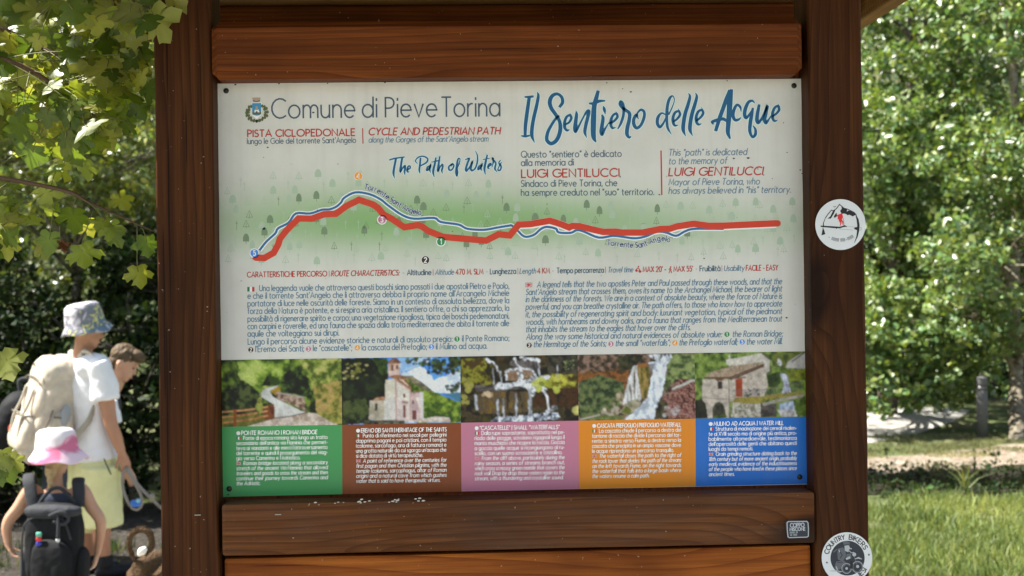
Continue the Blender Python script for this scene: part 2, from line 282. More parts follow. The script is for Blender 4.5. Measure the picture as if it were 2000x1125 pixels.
class Ink:                                # flat printed shapes in photo-pixel measure on one plane of the place
    def __init__(s): s.v = []; s.f = []
    def stroke(s, P, w, lay=0.0, cap=0.0):
        P = np.asarray(P, float); n = len(P); w = np.broadcast_to(np.asarray(w, float), (n,))/2
        closed = n > 3 and np.hypot(*(P[0]-P[-1])) < 1e-3
        T = np.diff(P, axis=0); T /= np.linalg.norm(T, axis=1)[:, None]+1e-12
        if closed: A = np.vstack([T[-1:], T]); B = np.vstack([T, T[:1]])
        else: A = np.vstack([T[:1], T]); B = np.vstack([T, T[-1:]])
        M = A+B; ln = np.linalg.norm(M, axis=1)[:, None]; M = np.where(ln > .3, M/(ln+1e-9), A)
        k = 1/np.clip((M*A).sum(1), .55, 1); Nn = np.stack([-M[:, 1], M[:, 0]], 1)*(w*k)[:, None]
        P = P.copy()
        if cap and not closed: P[0] -= T[0]*w[0]*cap; P[-1] += T[-1]*w[-1]*cap
        b = len(s.v)
        for i in range(n):
            s.v.append((*(P[i]+Nn[i]), lay)); s.v.append((*(P[i]-Nn[i]), lay))
        for i in range(n-1): s.f.append((b+2*i, b+2*i+1, b+2*i+3, b+2*i+2))
    def poly(s, P, lay=0.0):
        b = len(s.v); s.v += [(x, y, lay) for x, y in P]; s.f.append(tuple(range(b, b+len(P))))
    def disc(s, cx, cy, r, lay=0.0, n=28, ry=None):
        s.poly([(cx+r*math.cos(2*math.pi*k/n), cy+(ry or r)*math.sin(2*math.pi*k/n)) for k in range(n)], lay)
    def brush(s, P, off, sc, lay=0.0, wf=1.0):
        Q = smoothpath(P, 7); Q[:, 0] = off[0]+Q[:, 0]/sc; Q[:, 1] = off[1]+Q[:, 1]/sc
        s.stroke(Q[:, :2], np.maximum(Q[:, 2]/sc*wf, .4), lay, 0.5)
    def text(s, t, x0, y0, x1, y1, cap, wt, slant=0.0, just=False, lay=0.0, ls=.2):
        # letters of cap height `cap` px on the base line (x0,y0)-(x1,y1); fits the width by spacing the words (just) or by setting
        def adv(c): return .36 if c == ' ' else glyph(c)[0]+ls
        tot = sum(adv(c) for c in t)-ls; W = math.hypot(x1-x0, y1-y0); hx = cap; extra = 0
        nsp = t.count(' ')
        if just and nsp:
            hx = min(cap*1.0, W/tot); extra = (W-tot*hx)/nsp
        else: hx = min(W/max(tot, .02), cap*1.5)
        ux, uy = (x1-x0)/W, (y1-y0)/W; x = 0; j = 0
        for c in t:
            if c == ' ': x += .36*hx+extra; continue
            w, st = glyph(c)
            for i, P in enumerate(st):
                gx = x+P[:, 0]*hx+P[:, 1]*cap*slant; gy = P[:, 1]*cap
                Q = np.stack([x0+gx*ux+gy*uy, y0+gx*uy-gy*ux], 1)
                s.stroke(Q, wt, lay+.02*i+.1*(j % 2), .35)
            x += (w+ls)*hx; j += 1
    def arc_text(s, t, cx, cy, r, a0, a1, cap, wt, inward=False, lay=0.0):
        tot = sum(.3 if c == ' ' else glyph(c)[0]+.2 for c in t)-.2; x = 0
        for c in t:
            w, st = glyph(c)
            for i, P in enumerate(st):
                a = a0+(a1-a0)*(x+P[:, 0])/tot; a = np.radians(a); rr = r+P[:, 1]*cap*(-1 if inward else 1)
                s.stroke(np.stack([cx+rr*np.cos(a), cy-rr*np.sin(a)], 1), wt, lay+.02*i, .3)
            x += .3 if c == ' ' else w+.2
    def build(s, name, m, Y, parent=None, step=0.0001):
        if not s.v: return None
        V = np.array(s.v); d = np.array(FWD)[None]+np.array(RT)[None]*((V[:, :1]-1000)/FPX)+np.array(UP)[None]*((562.5-V[:, 1:2])/FPX)
        Yv = Y; C = np.array(CAM); W = C+d*((Yv-C[1])/d[:, 1])[:, None]; W[:, 1] -= V[:, 2]*step
        return mesh(name, W, s.f, m, parent)
# ================================================================== the printed panel
def print_mat(name, rgb=None, rough=0.38, dirt=0.25):
    m = mat(name, rgb or (.5, .5, .5), rough, 0.35)
    if rgb is None:
        a = N(m, 'ShaderNodeAttribute'); a.attribute_name = 'col'; c = a.outputs['Color']
    else:
        c = N(m, 'ShaderNodeRGB'); c.outputs[0].default_value = (*rgb, 1); c = c.outputs[0]
    if dirt:
        g = noise_n(m, objco(m, (1, 1, 1), False), 7, 5, 0.65); sp = noise_n(m, objco(m, (1, 1, 1), False), 95, 2, 0.5)
        c = mixc(m, ramp(m, g, [(0.45, (0, 0, 0)), (0.8, (dirt,)*3)]), c, (0.30, 0.27, 0.21))
        stk = noise_n(m, objco(m, (38, 1, 1.6), False), 1, 3, .6); c = mixc(m, ramp(m, stk, [(0.5, (0, 0, 0)), (0.75, (dirt*.55,)*3)]), c, (0.32, 0.29, 0.23))
        c = mixc(m, ramp(m, sp, [(0.735, (0, 0, 0)), (0.765, (dirt*1.6,)*3)]), c, (0.09, 0.075, 0.05))
    L(m, c, BS(m).inputs['Base Color']); return m
panel = empty('information_panel', (0, 0, PZ), 'white printed trail information panel with a red route map, screwed inside the brown wooden frame', 'information panel')
x0, x1, z0, z1 = -PW/2, PW/2, PZ-PH/2, PZ+PH/2
YP = 0.0
n_x, n_z = 240, 168
gx, gz = np.meshgrid(np.linspace(x0, x1, n_x), np.linspace(z0, z1, n_z))
def to_px(x, y, z):
    d = np.stack([x-CAM.x, y-CAM.y+0*x, z-CAM.z], -1); D = d@np.array(FWD)
    return 1000+FPX*(d@np.array(RT))/D, 562.5-FPX*(d@np.array(UP))/D
ppx, ppy = to_px(gx, YP, gz)
# printed green haze of the map band
ctr = np.interp(ppx, [430, 700, 1000, 1300, 1575], [440, 432, 432, 438, 445]); up_ = np.interp(ppx, [430, 700, 1000, 1575], [60, 74, 60, 48]); dn_ = np.interp(ppx, [430, 700, 1000, 1575], [50, 60, 50, 44])
dy = ppy-ctr; g = np.exp(-np.where(dy < 0, (dy/up_)**2, (dy/dn_)**2))*np.interp(ppx, [428, 520, 700, 1000, 1250, 1560], [.5, .75, 1.0, .98, .72, .32])
wh = np.array((0.72, 0.71, 0.675)); gr = np.array(pc(110, 142, 88))
colr = wh*(1-g[..., None])+gr*g[..., None]
V = np.stack([gx, np.full_like(gx, YP), gz], -1).reshape(-1, 3)
idx = np.arange(n_x*n_z).reshape(n_z, n_x)
F = np.stack([idx[:-1, :-1], idx[:-1, 1:], idx[1:, 1:], idx[1:, :-1]], -1).reshape(-1, 4)
M_print = print_mat('panel_print', None, 0.33, 0.22)
fastmesh('printed_sheet', V, F, M_print, panel, colr.reshape(-1, 3))
M_alu = mat('panel_edge', (0.55, 0.54, 0.5), 0.4)
beam('backing_sheet', x0, x1, 0.0003, 0.0032, z0, z1, M_alu, panel, 0)

SLATE = print_mat('ink_slate', pc(66, 82, 92), 0.4, 0); RED = print_mat('ink_red', pc(146, 42, 34), 0.4, 0.05); INK2 = print_mat('ink_slate_light', pc(84, 106, 118), 0.4, 0)
BLUE = print_mat('ink_blue', pc(18, 70, 102), 0.4, 0.06); WHT = print_mat('ink_white', pc(214, 214, 208), 0.4, 0); PALE = print_mat('ink_halo', pc(170, 196, 204), 0.4, 0)
ROUTE = print_mat('ink_route', pc(168, 48, 28), 0.4, 0.06); RIVER = print_mat('ink_river', pc(36, 84, 118), 0.4, 0)
L1, L2, L3, L4 = 3.0, 5.0, 7.0, 9.0        # print layers, a tenth of a millimetre each step
IT = .17
sl = Ink(); sl2 = Ink(); rd = Ink()
t = Ink()
for w_, a_, b_ in (('Comune', 531, 693), ('di', 708, 735.5), ('Pieve', 753, 853), ('Torina', 863, 976)): t.text(w_, a_, 231-(a_-531)*.0094, b_, 231-(b_-531)*.0094, 38, 3.15, ls=.185, lay=L1)
t.build('heading', print_mat('ink_heading', pc(54, 68, 78), .4, 0), YP, panel)
def flush(nm):
    for k_, m_ in ((rd, RED), (sl, SLATE), (sl2, INK2)):
        k_.build(nm, m_, YP, panel); k_.v = []; k_.f = []
rd.text('PISTA CICLOPEDONALE', 484, 267.4, 693, 264.8, 13.2, 2.5, lay=L1); rd.text('CYCLE AND PEDESTRIAN PATH', 720, 263.8, 976, 262.2, 13.4, 2.4, IT, lay=L1)
sl.text("lungo le Gole del torrente Sant'Angelo", 483, 281.2, 695, 278.8, 10.6, 1.5, lay=L1); sl2.text("along the Gorges of the Sant'Angelo stream", 720, 278.4, 953, 276.2, 10.8, 1.45, IT, lay=L1)
rd.stroke([(708.2, 250.4), (709, 280.5)], 2.0, L1); flush('path_heading')
rd.stroke([(1291, 294), (1292.6, 381)], 2.6, L1)
DED = [('Questo "sentiero" \u00e8 dedicato', 307.6, 1213.5, 306), ('alla memoria di', 324, 1119.8, 322.8), ('Sindaco di Pieve Torina, che', 364.8, 1205, 363.2), ('ha sempre creduto nel "suo" territorio.', 382.2, 1277, 380.6)]
for s_, ya, xe, yb in DED: sl.text(s_, 1018, ya, xe, yb, 12.4, 1.75, lay=L1)
rd.text('LUIGI GENTILUCCI', 1018.8, 346.8, 1209, 344.5, 15.4, 2.5, lay=L1); sl.text(',', 1211, 345, 1213, 345, 12, 1.7, lay=L1)
DED2 = [('This "path" is dedicated', 304, 1458, 302.4), ('to the memory of', 320.8, 1419, 319.4), ('Mayor of Pieve Torina, who', 361.8, 1483, 360), ('has always believed in "his" territory.', 378.6, 1543.5, 376)]
for s_, ya, xe, yb in DED2: sl2.text(s_, 1306, ya, xe, yb, 12.4, 1.7, IT, lay=L1)
rd.text('LUIGI GENTILUCCI', 1306, 343.4, 1489, 341.2, 15.4, 2.5, IT, lay=L1); sl2.text(',', 1491, 341.5, 1493, 341.5, 12, 1.6, lay=L1)
flush('dedication_text')
# route characteristics line
def ry(x): return 541.6-(x-482.8)*0.01343
SEG = [('r', 'CARATTERISTICHE PERCORSO', 483, 638.5, 0), ('r', '|', 643, 643.6, 0), ('r', 'ROUTE CHARACTERISTICS:', 647, 779, IT), ('s', '*', 787, 790, 0), ('s', 'Altitudine', 795.5, 842, 0), ('r', '|', 846, 846.6, 0),
       ('t', 'Altitude', 850, 886, IT), ('r', '470 M. SLM', 890.5, 943.5, 0), ('s', '*', 950, 953, 0), ('s', 'Lunghezza', 957.5, 1007.5, 0), ('r', '|', 1011.5, 1012, 0), ('t', 'Length', 1015, 1046, IT), ('r', '4 KM', 1050, 1073.5, 0), ('s', '*', 1079, 1082, 0),
       ('s', 'Tempo percorrenza', 1088, 1179, 0), ('r', '|', 1182.7, 1183.2, 0), ('t', 'Travel time', 1187.5, 1236, IT), ('r', "MAX 20'", 1256, 1294, 0), ('s', '-', 1298, 1301, 0), ('r', "MAX 55'", 1316, 1353, 0), ('s', '*', 1359, 1362, 0),
       ('s', 'Fruibilit\u00e0', 1367, 1406.5, 0), ('r', '|', 1410, 1410.6, 0), ('t', 'Usability', 1414, 1453, IT), ('r', 'FACILE - EASY', 1457, 1519, .06)]
for k_, s_, a, b, it in SEG:
    {'r': rd, 's': sl, 't': sl2}[k_].text(s_, a, ry(a), b, ry(b), 10.2, {'r': 1.7, 's': 1.75, 't': 1.5}[k_] if s_ not in '|*' else .9, it, lay=L1)
rd.disc(1243, 528.4, 2.6, L1, 12); rd.disc(1250, 530.2, 2.6, L1, 12); rd.stroke([(1242, 527), (1246, 523), (1249, 526), (1247, 530)], 1.4, L1+.5); rd.disc(1247, 520.6, 1.5, L1, 10)
rd.disc(1310, 521.5, 1.5, L1, 10); rd.stroke([(1309.4, 523), (1308.6, 527.5), (1311, 530), (1312, 533.5)], 1.6, L1); rd.stroke([(1308.6, 527.5), (1306.5, 533.5)], 1.4, L1+.3); rd.stroke([(1305.8, 527), (1308.5, 524), (1312, 527.3)], 1.1, L1+.6)
flush('route_facts')
ITB = ['Una leggenda vuole che attraverso questi boschi siano passati i due apostoli Pietro e Paolo,', "e che il torrente Sant'Angelo che li attraversa debba il proprio nome all'Arcangelo Michele",
 'portatore di luce nelle oscurit\u00e0 delle foreste. Siamo in un contesto di assoluta bellezza, dove la', 'forza della Natura \u00e8 potente, e si respira aria cristallina. Il sentiero offre, a chi sa apprezzarlo, la',
 'possibilit\u00e0 di rigenerare spirito e corpo: una vegetazione rigogliosa, tipica dei boschi pedemonatani,', 'con carpini e roverelle, ed una fauna che spazia dalla trota mediterranea che abita il torrente alle', 'aquile che volteggiano sui dirupi.']
yl = [568.4, 583.4, 598.4, 613, 628.3, 642.8, 657.3, 672.8, 687.6]; yr = [563.6, 577.6, 592, 606.9, 622, 636.6, 651, 665.5, 680]
for k, s_ in enumerate(ITB):
    a = 507 if k == 0 else 484; b = 662 if k == 6 else 994; f = (b-484)/510
    sl2.text(s_, a, yl[k], b, yl[k]+(yr[k]-yl[k])*f, 11.3, 1.72, 0, k != 6, L1)
MK = {1: pc(44, 112, 62), 2: pc(52, 30, 22), 3: pc(156, 92, 112), 4: pc(214, 128, 44), 5: pc(58, 112, 172)}
MKM = {k: print_mat('ink_marker', v, .4, 0) for k, v in MK.items()}
mk = {k: Ink() for k in MK}; wt = Ink()
def marker(k, cx, cy, r, ring=0):
    if ring: wt.disc(cx, cy, r+ring, L3)
    mk[k].disc(cx, cy, r, L3+1); h = r*1.25; w = GL[str(k)][0]*h*.95
    wt.text(str(k), cx-w/2, cy+h/2, cx+w/2, cy+h/2-.01, h, max(1.2, r*.27), lay=L3+2)
sl2.text('Lungo il percorso alcune evidenze storiche e naturali di assoluto pregio:', 484.5, 672.8, 883, 667.2, 11.3, 1.72, 0, True, L1); marker(1, 892.5, 662.2, 5)
sl2.text('il Ponte Romano;', 903, 666.8, 994, 665.4, 11.3, 1.72, 0, True, L1); marker(2, 490, 683.2, 5); sl2.text("l'Eremo dei Santi;", 499.5, 687.3, 593, 686, 11.3, 1.72, 0, False, L1); marker(3, 602.5, 681.6, 5)
sl2.text('le "cascatelle";', 612, 685.6, 687, 684.4, 11.3, 1.72, 0, False, L1); marker(4, 698, 679.4, 5); sl2.text('la cascata del Prefoglio;', 707, 684.2, 833, 682.4, 11.3, 1.72, 0, False, L1); marker(5, 842.8, 677.4, 5)
sl2.text('il Mulino ad acqua.', 852, 682.2, 951, 680.6, 11.3, 1.72, 0, False, L1)
flush('italian_text')
ENB = ['A legend tells that the two apostles Peter and Paul passed through these woods, and that the', "Sant'Angelo stream that crosses them, owes its name to the Archangel Michael, the bearer of light",
 'in the darkness of the forests. We are in a context of absolute beauty, where the force of Nature is', 'powerful, and you can breathe crystalline air. The path offers, to those who know how to appreciate',
 'it, the possibility of regenerating spirit and body: luxuriant vegetation, typical of the piedmont', 'woods, with hornbeams and downy oaks, and a fauna that ranges from the Mediterranean trout', 'that inhabits the stream to the eagles that hover over the cliffs.']
el = [561.4, 576, 590, 604.8, 619.6, 634.4, 648.8, 663.2, 678]; er = [554.8, 569, 583.5, 598.2, 613, 627.6, 642, 657, 671.8]
for k, s_ in enumerate(ENB):
    a = 1049 if k == 0 else 1027; b = 1348 if k == 6 else 1526.5; f = (b-1027)/500
    sl2.text(s_, a, el[k], b, el[k]+(er[k]-el[k])*f, 11.3, 1.72, IT, k != 6, L1)
sl2.text('Along the way some historical and natural evidences of absolute value:', 1028, 663.2, 1409, 658.2, 11.3, 1.72, IT, True, L1); marker(1, 1419.6, 653, 5); sl2.text('the Roman Bridge;', 1430.5, 658, 1528, 656.8, 11.3, 1.72, IT, True, L1)
marker(2, 1033.5, 674.4, 5); sl2.text('the Hermitage of the Saints;', 1042, 678, 1183, 676.2, 11.3, 1.72, IT, False, L1); marker(3, 1193, 671.8, 5); sl2.text('the small "waterfalls";', 1202, 676, 1308, 674.6, 11.3, 1.72, IT, False, L1)
marker(4, 1318, 669.8, 5); sl2.text('the Prefoglio waterfall;', 1326.5, 674.4, 1439, 673, 11.3, 1.72, IT, False, L1); marker(5, 1449.6, 667.8, 5); sl2.text('the water Mill.', 1458, 672.8, 1527, 671.8, 11.3, 1.72, IT, False, L1)
flush('english_text')
# script titles
T1 = [  # Il Sentiero
 [(118, 188, 26), (175, 188, 36), (240, 180, 34)], [(182, 195, 50), (150, 420, 56), (125, 620, 54), (120, 770, 44)], [(65, 772, 20), (120, 780, 34), (185, 768, 26)], [(300, 110, 6), (318, 175, 42), (290, 330, 52), (250, 500, 54), (225, 650, 56), (222, 770, 52), (262, 878, 6)],
 [(640, 335, 44), (682, 270, 50), (668, 190, 46), (600, 142, 44), (525, 175, 56), (490, 260, 62), (510, 350, 58), (570, 440, 54), (632, 540, 50), (650, 650, 60), (630, 760, 60), (580, 850, 58), (505, 888, 56), (446, 830, 54), (460, 720, 50), (510, 620, 44), (575, 520, 38), (625, 475, 22)],
 [(720, 602, 24), (780, 570, 34), (814, 505, 40), (790, 462, 34), (742, 490, 40), (712, 570, 44), (716, 650, 44), (750, 690, 36), (785, 680, 12)], [(788, 432, 6), (812, 462, 20)],
 [(885, 400, 10), (892, 450, 46), (880, 560, 56), (868, 660, 58), (878, 708, 44), (910, 660, 34), (980, 520, 26), (1045, 405, 34), (1080, 405, 46), (1060, 500, 52), (1030, 620, 52), (1018, 720, 46), (1045, 800, 8)],
 [(1215, 105, 50), (1185, 220, 66), (1158, 330, 72), (1148, 500, 80), (1144, 700, 78), (1152, 800, 66), (1182, 862, 22)], [(1085, 285, 26), (1150, 285, 46), (1230, 252, 46), (1318, 245, 22)],
 [(1275, 460, 26), (1290, 510, 50), (1275, 620, 56), (1262, 710, 56), (1278, 752, 42), (1320, 670, 30), (1375, 580, 16)], [(1298, 330, 18), (1310, 380, 46), (1325, 445, 8)],
 [(1388, 582, 24), (1450, 555, 34), (1506, 490, 40), (1490, 438, 34), (1440, 465, 38), (1408, 540, 44), (1408, 610, 46), (1432, 655, 36), (1478, 648, 12)], [(1480, 405, 6), (1506, 440, 20)],
 [(1515, 665, 20), (1555, 590, 38), (1592, 480, 42), (1602, 380, 40), (1590, 290, 38), (1556, 254, 34), (1540, 292, 36), (1572, 345, 40), (1640, 390, 44), (1688, 440, 54), (1682, 540, 56), (1656, 650, 60), (1650, 745, 56), (1680, 795, 36), (1710, 785, 18)],
 [(1822, 520, 12), (1788, 460, 40), (1752, 525, 50), (1757, 610, 54), (1800, 655, 46), (1860, 608, 44), (1905, 500, 46), (1908, 415, 42), (1862, 380, 38), (1815, 420, 28), (1798, 470, 20)]]
T2 = [  # delle Acque
 [(235, 455, 18), (170, 432, 30), (118, 490, 46), (106, 580, 50), (142, 640, 42), (192, 590, 34), (232, 510, 24)], [(280, 450, 22), (330, 340, 18), (362, 235, 14), (335, 172, 20), (290, 212, 42), (258, 320, 46), (248, 440, 46), (250, 560, 42), (265, 660, 38), (318, 752, 8)],
 [(345, 560, 24), (400, 522, 34), (446, 455, 40), (425, 402, 34), (372, 425, 40), (340, 505, 44), (346, 580, 44), (372, 618, 34), (415, 610, 12)], [(415, 360, 6), (442, 402, 20)],
 [(575, 130, 8), (595, 185, 40), (568, 300, 52), (527, 430, 56), (502, 560, 58), (495, 680, 54), (532, 780, 6)], [(680, 125, 8), (698, 185, 40), (670, 300, 52), (630, 430, 56), (604, 560, 58), (597, 680, 54), (636, 775, 6)],
 [(692, 542, 24), (745, 507, 34), (794, 435, 40), (773, 384, 34), (722, 408, 40), (690, 486, 44), (695, 565, 44), (725, 602, 34), (768, 590, 12)], [(768, 342, 6), (790, 386, 20)],
 [(1190, 95, 48), (1140, 230, 62), (1090, 370, 60), (1040, 510, 60), (985, 690, 50)], [(1218, 85, 50), (1196, 250, 82), (1186, 420, 78), (1172, 600, 70), (1166, 720, 62), (1196, 810, 28)], [(945, 595, 24), (928, 562, 38), (1000, 537, 50), (1090, 518, 50), (1168, 562, 36)],
 [(1365, 415, 6), (1352, 342, 36), (1302, 307, 38), (1260, 375, 48), (1242, 462, 52), (1270, 530, 46), (1320, 530, 38), (1360, 500, 16)],
 [(1570, 280, 12), (1532, 246, 34), (1476, 266, 46), (1432, 355, 54), (1416, 450, 54), (1440, 503, 42), (1490, 450, 34), (1545, 365, 26)], [(1540, 360, 34), (1522, 460, 52), (1502, 580, 56), (1496, 700, 50), (1532, 788, 36), (1577, 755, 46), (1580, 680, 38), (1545, 620, 14)],
 [(1635, 310, 42), (1612, 430, 54), (1602, 540, 56), (1630, 575, 40), (1690, 480, 34), (1757, 330, 42), (1737, 430, 52), (1717, 530, 54), (1740, 580, 40), (1790, 510, 24), (1822, 458, 14)],
 [(1830, 480, 24), (1890, 442, 34), (1936, 378, 40), (1914, 324, 34), (1866, 355, 40), (1836, 435, 44), (1840, 512, 44), (1870, 550, 32), (1910, 535, 12)], [(1915, 290, 6), (1940, 332, 20)]]
T3 = [  # The Path of Waters
 [(90, 228, 24), (180, 203, 26), (330, 182, 22)], [(196, 205, 34), (170, 330, 36), (155, 440, 36), (170, 525, 10)], [(298, 185, 34), (280, 290, 36), (266, 415, 36), (300, 370, 18), (335, 322, 26), (348, 345, 30), (335, 420, 32), (342, 480, 8)],
 [(375, 392, 14), (420, 370, 22), (430, 335, 20), (397, 330, 24), (375, 390, 28), (386, 425, 20), (412, 420, 8)], [(595, 200, 28), (585, 300, 32), (575, 400, 30), (587, 450, 10)], [(540, 285, 14), (512, 242, 20), (560, 185, 22), (640, 170, 24), (710, 210, 26), (690, 270, 28), (600, 322, 22)],
 [(755, 320, 16), (710, 342, 26), (695, 397, 28), (730, 380, 18), (762, 312, 24), (745, 380, 28), (757, 435, 10)], [(845, 195, 24), (825, 300, 34), (800, 420, 36), (817, 505, 14)], [(780, 265, 14), (860, 245, 22), (912, 237, 14)],
 [(908, 175, 24), (890, 290, 34), (878, 405, 34), (915, 340, 18), (950, 302, 26), (957, 345, 30), (940, 400, 30), (952, 450, 8)], [(1108, 300, 14), (1058, 335, 28), (1060, 390, 28), (1100, 392, 24), (1137, 330, 26), (1116, 288, 20), (1085, 322, 12)],
 [(1195, 360, 8), (1225, 290, 16), (1237, 215, 16), (1205, 213, 24), (1184, 320, 32), (1174, 430, 34), (1186, 488, 24), (1202, 420, 18), (1180, 372, 12)],
 [(1320, 225, 14), (1387, 203, 26), (1360, 280, 34), (1330, 380, 34), (1350, 407, 26), (1400, 330, 20), (1442, 258, 28), (1415, 350, 32), (1425, 402, 28), (1480, 372, 26), (1517, 270, 28), (1520, 160, 22), (1488, 82, 8)],
 [(1592, 305, 16), (1545, 332, 26), (1530, 382, 26), (1565, 365, 18), (1597, 300, 24), (1580, 360, 26), (1592, 410, 8)], [(1680, 153, 28), (1655, 260, 34), (1635, 370, 36), (1650, 465, 12)], [(1610, 225, 12), (1680, 208, 20), (1717, 208, 12)],
 [(1690, 345, 14), (1742, 312, 20), (1735, 284, 20), (1700, 310, 24), (1690, 356, 24), (1717, 375, 14)], [(1755, 350, 12), (1776, 270, 24), (1768, 203, 20), (1762, 196, 20), (1790, 240, 26), (1820, 282, 28), (1805, 370, 30), (1837, 420, 14)],
 [(1895, 233, 18), (1868, 278, 22), (1907, 332, 26), (1890, 395, 26), (1853, 393, 22), (1870, 338, 14), (1917, 262, 12)]]
for off, sc, TT, nm in (((1010, 165), 7.692, T1, 'title_script'), ((1270, 165), 7.692, T2, 'title_script'), ((750, 285), 8.333, T3, 'subtitle_script')):
    ti = Ink(); ha = Ink()
    for j, s_ in enumerate(TT):
        ti.brush(s_, off, sc, L2+.15*(j % 6)); ha.brush([(a, b, c+20) for a, b, c in s_], off, sc, L1+.15*(j % 6))
    tt = ti.build(nm, BLUE, YP, panel); ha.build('script_halo', PALE, YP, tt)
# --- the map
mp = Ink(); gz_ = [Ink(), Ink()]
rr = random.Random(5)
ROWS = [(345, 22), (362, 34), (385, 40), (410, 42), (432, 42), (455, 42), (478, 40), (500, 34)]
MAPT = print_mat('ink_tree_dark', pc(96, 112, 84), .4, 0); MAPT2 = print_mat('ink_tree_pale', pc(138, 152, 128), .4, 0)
for yy, n in ROWS:
    for k in range(n):
        x = 440+(k+rr.uniform(.1, .9))*1120/n; y = yy+rr.uniform(-8, 8)
        if (yy < 400 and x > 985 and yy < 392) or (yy < 356 and x > 740): continue
        kd = rr.random(); ink = gz_[0 if (rr.random() < .38 and 375 < y < 480 and x < 1350) else 1]; h = rr.uniform(.85, 1.1)
        y += -(x-1000)*.012
        if kd < .36: ink.poly([(x-6*h, y+4), (x-6*h, y-4), (x-3.5*h, y-10), (x, y-12), (x+3.5*h, y-10), (x+6*h, y-4), (x+6*h, y+4)], 1+.1*(k % 5)); ink.stroke([(x, y+4), (x, y+9)], 1, 1)
        elif kd < .72:
            ink.stroke([(x-6*h, y+5), (x, y-8), (x+6*h, y+5), (x-6*h, y+5)], 1.0, 1+.1*(k % 5)); ink.stroke([(x, y-2), (x, y+8)], .9, 1.6)
        else: ink.stroke([(x, y-9), (x, y+9)], .9, 1+.1*(k % 5)); ink.stroke([(x-3, y-6), (x, y-2), (x+2.5, y-5)], .7, 1.6)
gz_[0].build('map_trees', MAPT, YP, panel); gz_[1].build('map_trees', MAPT2, YP, panel)
z3 = lambda P: [(420+x/3.448, 330+y/3.448) for x, y in P]; z4 = lambda P: [(1000+x/3.448, 380+y/3.448) for x, y in P]
RIV = z3([(300, 548), (345, 490), (405, 435), (425, 400), (495, 362), (545, 300), (640, 300), (720, 275), (770, 272), (815, 255), (850, 225), (870, 195), (945, 158), (1040, 170), (1115, 205), (1165, 245), (1260, 310), (1340, 335), (1475, 330), (1520, 357), (1640, 375), (1700, 403), (1810, 410), (1900, 395), (1975, 383)]) + z4([(0, 210), (40, 245), (70, 275), (100, 285), (150, 270), (195, 232), (235, 218), (295, 230), (315, 255), (395, 258), (435, 240), (480, 248), (585, 290), (685, 278), (800, 293), (850, 293), (905, 280), (960, 256), (1000, 250), (1045, 258), (1105, 278), (1160, 250), (1215, 232), (1320, 230), (1425, 231)])
RTE = z3([(262, 588), (275, 597), (333, 600), (395, 565), (425, 510), (437, 470), (480, 415), (562, 333), (650, 335), (735, 305), (815, 302), (885, 250), (970, 208), (1065, 240), (1100, 265), (1135, 308), (1185, 333), (1275, 393), (1365, 378), (1395, 388), (1430, 415), (1535, 458), (1825, 483), (1910, 440), (1985, 448)]) + z4([(45, 203), (130, 198), (255, 176), (330, 200), (385, 222), (405, 212), (455, 213), (520, 230), (615, 252), (700, 250), (740, 256), (880, 256), (1000, 232), (1060, 231), (1110, 215), (1225, 197), (1325, 211), (1430, 210), (1780, 194)])
rv = Ink(); hv = Ink(); rt = Ink(); mk_t = Ink()
rv.stroke(smoothpath(RIV, 4), 4.4, L2); hv.stroke(smoothpath(RIV, 4), 8.6, L1); rt.stroke(RTE, 12.6, L3); rt.disc(1000+1788/3.448, 380+194/3.448, 6.2, L3+.5); wt.stroke([(x, y+1.2) for x, y in RTE[25:]], 15.6, L1+1)
def on_path(ink, s_, pts, cap, w, lay):
    P = smoothpath(pts, 12); ds = np.r_[0, np.cumsum(np.hypot(*np.diff(P, axis=0).T))]
    tot = sum(.3 if c == ' ' else glyph(c)[0]+.28 for c in s_)-.28; h = ds[-1]/tot; x = 0
    for c in s_:
        wd, st = glyph(c); u = (x+wd/2)*h; px = np.interp(u, ds, P[:, 0]); py = np.interp(u, ds, P[:, 1]); u2 = min(u+2, ds[-1]); u1 = max(u-2, 0)
        a = math.atan2(np.interp(u2, ds, P[:, 1])-np.interp(u1, ds, P[:, 1]), np.interp(u2, ds, P[:, 0])-np.interp(u1, ds, P[:, 0]))
        for i, g_ in enumerate(st):
            qx = (g_[:, 0]-wd/2)*h; qy = -g_[:, 1]*cap
            ink.stroke(np.stack([px+qx*math.cos(a)-qy*math.sin(a), py+qx*math.sin(a)+qy*math.cos(a)], 1), w, lay+.1*i, .3)
        x += .3 if c == ' ' else wd+.28
for pts, s_ in ((z3([(1005, 135), (1090, 160), (1160, 205), (1250, 265), (1310, 295), (1385, 312)]), "Torrente Sant'Angelo"), (z4([(640, 340), (720, 350), (800, 357), (870, 355), (940, 330), (1000, 312), (1060, 322)]), "Torrente Sant'Angelo")):
    on_path(hv, s_, pts, 10.5, 3.2, L1+.5); on_path(mk_t, s_, pts, 10.5, 1.55, L4+1)
marker(4, 699.9, 343.8, 7.6, .8); marker(3, 746, 429.2, 7.6, 1.8); marker(1, 861.2, 472, 7.6, 1.8); marker(2, 831, 507.8, 7.6, .8); marker(5, 496.9, 494.4, 7.6, 1.8)
hv.build('map_stream_halo', print_mat('ink_halo_white', pc(206, 218, 216), .4, 0), YP, panel); rv.build('map_stream', RIVER, YP, panel); rt.build('map_route', ROUTE, YP, panel); mk_t.build('map_lettering', print_mat('ink_map_label', pc(40, 62, 92), .4, 0), YP, panel)
